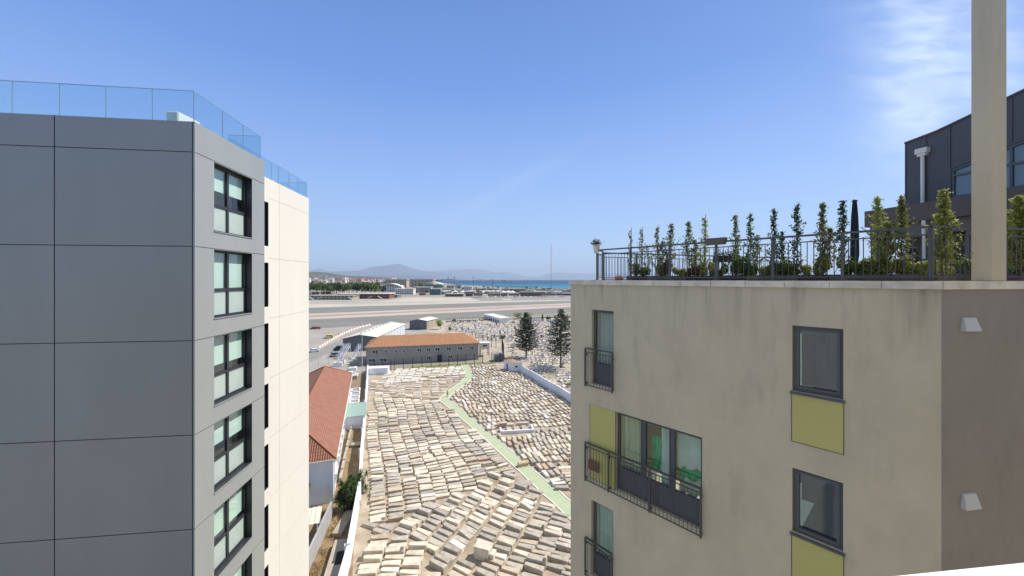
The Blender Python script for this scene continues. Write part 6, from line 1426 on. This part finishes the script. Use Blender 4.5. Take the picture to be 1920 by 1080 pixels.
# ================================================================== airport, town and coast
def block(px0, px1, ytop, ybase, m_, lab, cat='building', name='low_building', depth=None, roofm=None, wins=0, roof='flat', group=None, z0=0):
    Z = (EYE-z0)*F/(ybase-HY); x0, x1 = (px0-CX)/F*Z, (px1-CX)/F*Z; h = (ybase-ytop)/F*Z; dp_ = depth or max(8, (x1-x0)*.5)
    o = empty(name, (x0, Z, z0), lab, cat, group); q = MB()
    if roof == 'arch':
        q.prism([V(x0, Z, 0), V(x1, Z, 0), V(x1, Z+dp_, 0), V(x0, Z+dp_, 0)], z0, z0+h*.65); q.build('wall', M[m_], o); q = MB(); n_ = 10
        for k in range(n_):
            f = lambda t: V(x0+(x1-x0)*t-.02*(x1-x0), Z-2, z0+h*(.66+.34*math.sin(math.pi*min(1, .12+t*.88))))
            a_, b_ = f(k/n_), f((k+1)/n_); q.poly([a_, b_, b_+V(0, dp_+4, 0), a_+V(0, dp_+4, 0)]); q.poly([a_-V(0, 0, h*.08), b_-V(0, 0, h*.08), b_, a_])
        q.build('roof', M[roofm or 'tent'], o)
    elif roof == 'tent':
        q.prism([V(x0, Z, 0), V(x1, Z, 0), V(x1, Z+dp_, 0), V(x0, Z+dp_, 0)], z0, z0+h*.5); q.build('wall', M[m_], o); q = MB(); xm = (x0+x1)/2
        c_ = [V(x0-.4, Z-.4, z0+h*.5), V(x1+.4, Z-.4, z0+h*.5), V(x1+.4, Z+dp_, z0+h*.5), V(x0-.4, Z+dp_, z0+h*.5)]; ap = V(xm, Z+dp_/2, z0+h)
        for k in range(4): q.poly([c_[k], c_[(k+1) % 4], ap])
        q.build('roof', M[roofm or 'tent'], o)
    else:
        q.prism([V(x0, Z, 0), V(x1, Z, 0), V(x1, Z+dp_, 0), V(x0, Z+dp_, 0)], z0, z0+h*.9); q.build('wall', M[m_], o); q = MB(); e_ = (x1-x0)*.015+.2
        q.prism([V(x0-e_, Z-e_, 0), V(x1+e_, Z-e_, 0), V(x1+e_, Z+dp_, 0), V(x0-e_, Z+dp_, 0)], z0+h*.9+.02, z0+h); q.build('roof', M[roofm or m_], o)
    if wins:
        rows = max(1, int(h/3.2))
        for r_ in range(rows):
            for k in range(wins):
                w_ = (x1-x0)/wins; q = MB(); q.ppd(V(x0+w_*(k+.25), Z-.12, z0+h*.9*(r_+.3)/rows), V(w_*.5, 0, 0), V(0, .1, 0), V(0, 0, h*.9/rows*.45)); q.build('window', M['carglass'], o)
    return o
block(575, 661, 553.8, 562.2, 'greywall', 'long low grey terminal building at the left beyond the apron', name='terminal_building', roofm='tanbld', wins=12, depth=25)
block(632, 730, 550.2, 560.2, 'redbld', 'long dark red building with pale flat roof beyond the apron', name='red_building', roofm='lightstrip' if False else 'whbld', wins=10, depth=25)
block(712, 745, 552.5, 558.4, 'tealbld', 'dark teal glazed building right of the red one', name='glazed_building', roofm='tanbld', depth=20)
block(722, 762, 524, 541, 'tanbld', 'tan apartment slab at the left of the ribbed block', 'apartment building', 'apartment_slab', wins=10)
block(757, 811, 523.5, 538, 'tanbld', 'tan apartment block with a wavy ribbed roofline in the distance', 'apartment building', 'ribbed_block')
Zr = EYE*F/(538-HY)
o = [x for x in bpy.data.objects if x.name.startswith('ribbed_block')][0]
for k in range(9):
    x0 = (757+54*k/9-CX)/F*Zr; w_ = 54/9/F*Zr; q = MB(); q.ppd(V(x0+w_*.1, Zr-6, 0), V(w_*.55, 0, 0), V(0, 5.9, 0), V(0, 0, 26-(k % 2)*2)); q.build('bay', M['tanbld'], o)
block(799, 830, 529, 541.5, 'tealbld', 'stadium stand with white curved roof', 'stadium', 'stadium_stand', roof='arch')
block(716, 753, 531.6, 547, 'whbld', 'white canopy-roofed building in front of the tan slab', name='canopy_building', roof='arch', wins=8)
block(775, 808, 538, 549, 'greywall', 'grey-white office building below the ribbed block', name='office_building', roofm='whbld', wins=8)
block(806, 826, 541, 553, 'tealbld', 'bluish building right of the grey office', name='office_building', roofm='whbld', wins=6)
block(741, 775, 541, 552, 'whbld', 'whitish building with dark window rows left of the grey office', name='office_building', wins=8)
lowb = [(835, 868, 550.5, 556.3, 'brbld', 'creamroof', 'cream-roofed brown building beside the apron'), (873, 886, 550, 555.6, 'slate', 'slate', 'dark blue building near the car park'), (888, 905, 548.8, 554.6, 'tanbld', 'brbld', 'tan shed left of the white tents'),
 (915, 938, 550, 554.8, 'greywall', 'greywall', 'grey shed below the white tents'), (939, 951, 549.6, 555.2, 'tealbld', 'tealbld', 'teal shed right of the grey one'), (954, 973, 549.6, 554.4, 'tanbld', 'whbld', 'pale roofed shed at mid distance'),
 (976, 1013, 547.6, 555.2, 'brbld', 'tanbld', 'long brown building at right middle distance'), (1012, 1022, 546.8, 554.6, 'greywall', 'greywall', 'narrow grey building with white gable'), (1023, 1042, 549.8, 554.4, 'tanbld', 'brbld', 'brown-roofed tan building at right middle distance'), (1044, 1054, 550.4, 554, 'brbld', 'brbld', 'small brown building near right edge'), (1056, 1075, 549.6, 554.2, 'slate', 'whbld', 'dark building with pale roof at right edge'),
 (1018, 1034, 540.4, 546.5, 'tanbld', 'brbld', 'brown-topped beach building by the sea'), (1022, 1037, 543.2, 549, 'creamroof', 'creamroof', 'cream building below the beach one'), (854, 866, 534, 541, 'whbld', 'greywall', 'white house by the shore at left'), (868, 885, 537, 544.6, 'whbld', 'whbld', 'white building row near the shore'), (838, 851, 535.4, 545, 'tanbld', 'redbld', 'red-roofed building right of the stadium'),
 (893, 912, 541, 547.6, 'greywall', 'tanbld', 'grey low block among palms'), (915, 935, 541.5, 547.2, 'tanbld', 'brbld', 'brownish low block among palms'), (940, 962, 541.0, 547.2, 'tanbld', 'tanbld', 'sand coloured low block before the beach'), (966, 990, 541.6, 548, 'pinkbld', 'brbld', 'pinkish low block before the beach'), (992, 1014, 542.4, 548.2, 'tanbld', 'redbld', 'red-roofed low block before the beach'), (1042, 1064, 544, 549.4, 'tanbld', 'tanbld', 'sand coloured building at the right end of the shore'),
 (583, 598, 547, 553.2, 'brbld', 'greywall', 'dark hangar above the terminal at far left'), (604, 617, 546.6, 552, 'brbld', 'brbld', 'dark barrel-roofed shed left of the red building'), (826, 842, 545, 550.8, 'greywall', 'whbld', 'white-topped shed below the stadium'), (846, 868, 543, 548.8, 'greywall', 'tanbld', 'grey industrial shed in the middle distance'), (786, 797, 549.4, 553.4, 'redbld', 'pinkbld', 'small maroon building below the offices')]
for a_, b_, t_, g_, mw, mr, lab in lowb: block(a_, b_, t_, g_, mw, lab+'', roofm=mr, wins=max(2, int((b_-a_)/3)))
for k, px in enumerate((848, 862, 876, 903, 911, 919, 929, 938, 948, 957)):
    block(px, px+9+(k % 3), 544.6+(k % 2)*.4, 550.8+k*.03, 'whbld', '%s white peaked tent from the left in the row beyond the apron' % ordn[k], 'tent', 'white_tent', depth=14, roof='tent', roofm='tent', group='white tents beyond the apron')
random.seed(23); pr = []
for k, (mw, mr) in enumerate((('whbld', 'greywall'), ('greywall', 'whbld'), ('tanbld', 'brbld'), ('brbld', 'tanbld'), ('tealbld', 'whbld'))):
    q = MB(); q.prism([V(-.5, -.5, 0), V(.5, -.5, 0), V(.5, .5, 0), V(-.5, .5, 0)], 0, .86); o = q.build('coastal_shed', M[mw]); q = MB(); q.bar(V(-.53, 0, .93), V(.53, 0, .93), 1.06, .13); q.build('roof', M[mr], o)
    q = MB()
    for j in range(5): q.ppd(V(-.44+.19*j, -.515, .3), V(.1, 0, 0), V(0, .012, 0), V(0, 0, .28))
    q.build('windows', M['carglass'], o); pr.append(o)
for k in range(78):
    px = random.uniform(738, 1075); lo = 537.5 if px < 905 else 540.5+(px-905)*.02; py = random.uniform(lo, 552.5); Z = EYE*F/(py-HY); o = pr[k] if k < 5 else copy_tree(pr[random.choices(range(5), (5, 3, 3, 2, 1))[0]])
    o.location = ((px-CX)/F*Z, Z, 0); o.scale = (random.uniform(9, 32), random.uniform(8, 20), random.uniform(3, 6.5)); o.rotation_euler.z = random.uniform(-.3, .3); tag(o, 'x', 'building', 'low sheds scattered behind the apron')
# cars in the car park
random.seed(12); proto = {}
cols_ = [('white', 'cwhite'), ('dark', 'cdark'), ('grey', 'cgrey'), ('red', 'cred')]
for k in range(34):
    px = 888+k*5.1+random.uniform(-.6, .6); py = 557.6+random.uniform(-.2, .3)-.0035*(px-888); nm, cm = random.choices(cols_, (5, 2, 3, 1))[0]
    if nm in proto: o = copy_tree(proto[nm])
    else: b_, _p = carbase(); o = b_.build('parked_car', M[cm]); proto[nm] = o; s2 = MB(); s2.box((.2, 0, 1.22), (1.5, 1.80, .3)); s2.build('windows', M['carglass'], o)
    o.location = G(px, py); o.rotation_euler = (0, 0, random.choice((0, 1.2, .3)))
    tag(o, '%s car, %s from the left in the parked line beyond the taxiway' % (nm, owords(k+1)), 'car', 'cars parked beyond the taxiway')
# boarding stairs on the apron
for k, px in enumerate((584, 597, 658, 692, 713)):
    c = G(px, 562.5-(k > 2)*2); o = empty('boarding_stair', c, '%s white boarding stair on the apron from the left' % ordn[k], 'boarding stairs', 'white boarding stairs on the apron', absolute=False)
    s_ = 1 if k % 2 else -1; q = MB(); q.bar(V(-3*s_, 0, .4), V(3*s_, 0, 4.2), 1.6, .6); q.build('stair', M['whitepl'], o); q = MB(); q.bbox((3.6*s_, 0, 4.2), (1.6, 1.6, .5), 0, .05); q.build('platform', M['whitepl'], o); q = MB(); q.bbox((2.6*s_, 0, .6), (2.6, 1.6, .6), 0, .05); q.build('chassis', M['cgrey'], o); q = MB(); q.bar(V(3.4*s_, 0, .9), V(3.4*s_, 0, 4), .3, .3); q.build('strut', M['cgrey'], o)
c = G(693, 603.5-22); 
for px, py, lab in ((686.5, 549, ''),): pass
# pines and town trees
protos = []
for k in range(3): protos.append(None)
random.seed(66)
ptree = []
for k in range(58):
    px = 573+(k/58)*150+random.uniform(-2, 2); Z = random.uniform(690, 840); c = V((px-CX)/F*Z, Z, 0); h = random.uniform(19, 26)*(1 if px < 712 else .75)
    if k < 4: o = bushy(c, 1.0*16, 6.5, 200+k, ['leaf_d', 'leaf_g', 'leaf_o', 'leaf_d'][k], 'x', 520, 2.1, 'pine_tree', 'pines behind the airport buildings', trunk=.35); ptree.append(o)
    else: o = copy_tree(ptree[k % 4]); o.location = c; o.rotation_euler.z = random.uniform(0, 6)
    s_ = h/16; o.scale = (s_, s_, s_); tag(o, '%s green pine in the wooded strip behind the airport buildings' % ['dark', 'mid', 'olive', 'deep'][k % 4], 'tree', 'pines behind the airport buildings')
for k in range(46):
    px = random.choice((random.uniform(735, 880), random.uniform(880, 1062), random.uniform(905, 1015))); py = random.uniform(540.5, 552) if px < 880 else random.uniform(539.8+(px-900)*.02, 550); c = G(px, py); o = copy_tree(ptree[k % 4]); o.location = c; s_ = random.uniform(.28, .55); o.scale = (s_, s_, s_*1.1); o.rotation_euler.z = random.uniform(0, 6)
    tag(o, 'small dark tree scattered among the low coastal buildings', 'tree', 'scattered trees among the coastal buildings')
def palmtree(): 
    o = empty('palm_tree', (0, 0, 0), 'x', 'palm tree', absolute=False); q = MB(); q.tube([V(0, 0, 0), V(.1, 0, 7)], [.3, .2], 5); q.build('trunk', M['bark'], o); q = MB()
    for k in range(14): an = k*.9; d = V(math.cos(an), math.sin(an), 0); sd_ = V(-d.y, d.x, 0)*.5; q.poly([V(.1, 0, 7), V(.1, 0, 7)+d*1.5+sd_+V(0, 0, .7), V(.1, 0, 7)+d*3-V(0, 0, .6), V(.1, 0, 7)+d*1.5-sd_+V(0, 0, .7)])
    q.build('crown', M['palm'], o); return o
pal = palmtree()
for k in range(44):
    px = 905+k*2.6+random.uniform(-1, 1) if k < 40 else random.uniform(850, 905); py = 540.2+(px-905)*.028 if px > 905 else 538.5; Z = EYE*F/(py-HY)*.985; o = pal if k == 0 else copy_tree(pal); o.location = ((px-CX)/F*Z, Z, 0); o.scale = (1.25,)*3; o.rotation_euler.z = k
    tag(o, 'dark palm in the row along the beach', 'palm tree', 'palms along the beach')
# lamp posts on the airport side, floodlights
lp = None
for k, px in enumerate((584, 610, 640, 658.5, 662, 676, 694, 700, 712, 726, 742, 757, 769, 785, 815, 847, 866, 889, 935)):
    c = G(px, 556 if px < 760 else 551)
    if lp is None:
        lp = empty('lamp_post', c, 'x', 'lamp post', absolute=False); q = MB(); q.tube([V(0, 0, 0), V(0, 0, 12)], [.35, .2], 6); q.build('post', M['whbld'], lp); q = MB(); q.bbox((0, 0, 12.2), (2.2, .7, .4), 0, .05); q.build('lamp_head', M['whitepl'], lp); o = lp
    else: o = copy_tree(lp); o.location = c
    tag(o, '%s pale lamp post from the left behind the apron' % ordn[k], 'lamp post', 'pale lamp posts behind the apron')
fl = None
for k, px in enumerate((840.2, 852, 887.3, 812, 923.5)):
    c = G(px, 540)
    if fl is None:
        fl = empty('floodlight_mast', c, 'x', 'floodlight mast', absolute=False); q = MB(); q.tube([V(0, 0, 0), V(0, 0, 36)], [.9, .5], 6); q.build('mast', M['slate'], fl); q = MB(); q.bbox((0, 0, 36.5), (6, 1, 2.4), 0, .1); q.build('lamp_rack', M['slate'], fl); o = fl
    else: o = copy_tree(fl); o.location = c
    o.scale = (1, 1, 1 if k < 3 else .78); tag(o, '%s tall floodlight mast rising against the sea' % ['leftmost of the stadium pair', 'second of the pair, right of stadium', 'third, standing alone', 'short one beside the ribbed block', 'faint short one farther right'][k], 'floodlight mast', 'floodlight masts')
# radio mast
c = G(1033.3, 543.2); o = empty('radio_mast', c, 'very tall thin red and white radio mast against the sea', 'radio mast', absolute=False); H_ = (543.2-458)/F*c.y; nseg = 8
for k in range(nseg):
    q = MB(); z0, z1 = H_*k/nseg, H_*(k+1)/nseg-.05; r_ = .75
    for a_ in range(3): x, y_ = r_*math.cos(a_*2.094), r_*math.sin(a_*2.094); q.tube([V(x, y_, z0), V(x, y_, z1)], .17, 4)
    n_ = 6
    for i in range(n_):
        zz = z0+(z1-z0)*i/n_
        for a_ in range(3): q.bar(V(r_*math.cos(a_*2.094), r_*math.sin(a_*2.094), zz), V(r_*math.cos((a_+1)*2.094), r_*math.sin((a_+1)*2.094), zz+(z1-z0)/n_), .12, .12)
    q.build('lattice_section', M['mastr'] if k % 2 else M['slate'], o)
# ship
c = G(945, 527.0, 0); o = empty('ship', c, 'small dark ship far out on the sea', 'ship', absolute=False); q = MB(); q.prism([V(-35, -6, 0), V(30, -6, 0), V(42, 0, 0), V(30, 6, 0), V(-35, 6, 0)], 0, 12); q.build('hull', M['cdark'], o); q = MB(); q.bbox((-24, 0, 19), (14, 9, 13), 0, .5); q.build('superstructure', M['cgrey'], o)
# hillside town
random.seed(91); tb = {}
cands = []
for k in range(420):
    px = random.uniform(560, 800); Z = random.choice((random.uniform(1500, 3000), random.uniform(3200, 4700)))
    lim = 800 if Z < 2600 else 760
    if px > lim: continue
    z = hillz(px, Z) if Z > 3100 else 0
    cands.append((px, Z, z))
random.shuffle(cands)
for k, (px, Z, z) in enumerate(cands[:230]):
    w_ = random.uniform(12, 34); h = random.choice((8, 10, 12, 16, 22, 30)) if random.random() < .8 else 40; 
    if Z > 3100: h = min(h, 16)
    mm_ = random.choices(['whbld', 'pinkbld', 'tanbld', 'brbld'], (5, 4, 3, 1))[0]; key = mm_
    o = tb.get(key)
    if o is None:
        q = MB(); q.prism([V(-.5, -.4, 0), V(.5, -.4, 0), V(.5, .4, 0), V(-.5, .4, 0)], 0, .82); o = q.build('town_building', M[mm_]); tb[key] = o
        q = MB(); c4 = [V(-.55, -.45, .822), V(.55, -.45, .822), V(.55, .45, .822), V(-.55, .45, .822)]; r_a, r_b = V(-.2, 0, 1), V(.2, 0, 1); q.poly([c4[0], c4[1], r_b, r_a]); q.poly([c4[1], c4[2], r_b]); q.poly([c4[2], c4[3], r_a, r_b]); q.poly([c4[3], c4[0], r_a]); q.poly(c4[::-1]); q.build('roof', M['tanbld' if mm_ == 'brbld' else 'terra' if mm_ == 'pinkbld' else 'pinkbld'], o)
        q = MB()
        for i in range(4):
            for j in range(2): q.ppd(V(-.42+.23*i, -.412, .15+.34*j), V(.12, 0, 0), V(0, .01, 0), V(0, 0, .16))
        q.build('windows', M['carglass'], o)
    else: o = copy_tree(o)
    o.location = ((px-CX)/F*Z, Z, z-.5); o.scale = (w_, w_*.8, h); o.rotation_euler.z = random.uniform(-.5, .5)
    tag(o, '%s building of the distant town spread below the hill' % {'whbld': 'white', 'pinkbld': 'pink', 'tanbld': 'tan', 'brbld': 'brown'}[mm_], 'building', 'buildings of the distant town')
for k in range(60):
    px = random.uniform(560, 800); Z = random.uniform(1300, 3000); o = copy_tree(ptree[k % 4]); o.location = ((px-CX)/F*Z, Z, 0); s_ = random.uniform(.7, 1.3); o.scale = (s_*1.8, s_, s_*.8); tag(o, 'dark tree among the distant town buildings', 'tree', 'trees in the distant town')
byg = defaultdict(list)
for o in bpy.data.objects:
    if o.get('group') and o.parent is None: byg[o['group']].append(o)
number(byg['white tombs beyond the red roof'], lambda o, w_: '%s white walled tomb from the left between red roof and brown-roofed house' % w_)
number(byg['low sheds scattered behind the apron'], lambda o, w_: '%s low shed from the left among the small buildings before the sea' % w_)
number(byg['pines behind the airport buildings'], lambda o, w_: '%s pine from the left in the wooded strip behind the airport' % w_)
number(byg['scattered trees among the coastal buildings'], lambda o, w_: '%s small dark tree from the left among the low coastal buildings' % w_)
number(byg['palms along the beach'], lambda o, w_: '%s dark palm from the left in the row along the beach' % w_)
number(byg['trees in the distant town'], lambda o, w_: '%s dark tree from the left among the distant town buildings' % w_)
bt = defaultdict(list)
for o in byg['buildings of the distant town']: bt[(o['label'].split()[0], 'lower' if o.location.y < 3100 else 'hillside')].append(o)
for (c_, w2_), l_ in bt.items(): number(l_, lambda o, w_: '%s %s building from the left in the %s part of the distant town' % (w_, c_, w2_))
gr = defaultdict(list)
for o in byg['marble graves in the crowded cemetery']: gr[o['row']].append(o)
for k, ky in enumerate(sorted(gr)):
    number(gr[ky], lambda o, w_: o['label'].replace(' in the crowded cemetery beyond the wall', '')+', %s from left in %s row behind wall' % (w_, owords(k+1)))
# ================================================================== haze
q = MB(); q.box((0, 29000, 790), (122000, 62200, 1600)); hz = q.build('haze', mat('haze_surface', (1, 1, 1))); hz.data.materials.clear()
hm = bpy.data.materials.new('haze'); hm.use_nodes = True; n_ = hm.node_tree.nodes; n_.remove(n_['Principled BSDF']); pv = n_.new('ShaderNodeVolumePrincipled'); pv.inputs['Color'].default_value = (.66, .82, 1.0, 1); pv.inputs['Density'].default_value = 3.6e-5; pv.inputs['Anisotropy'].default_value = .1
hm.node_tree.links.new(pv.outputs[0], n_['Material Output'].inputs['Volume']); hz.data.materials.append(hm); tag(hz, 'thin bluish haze over the whole view', 'haze', kind='stuff')
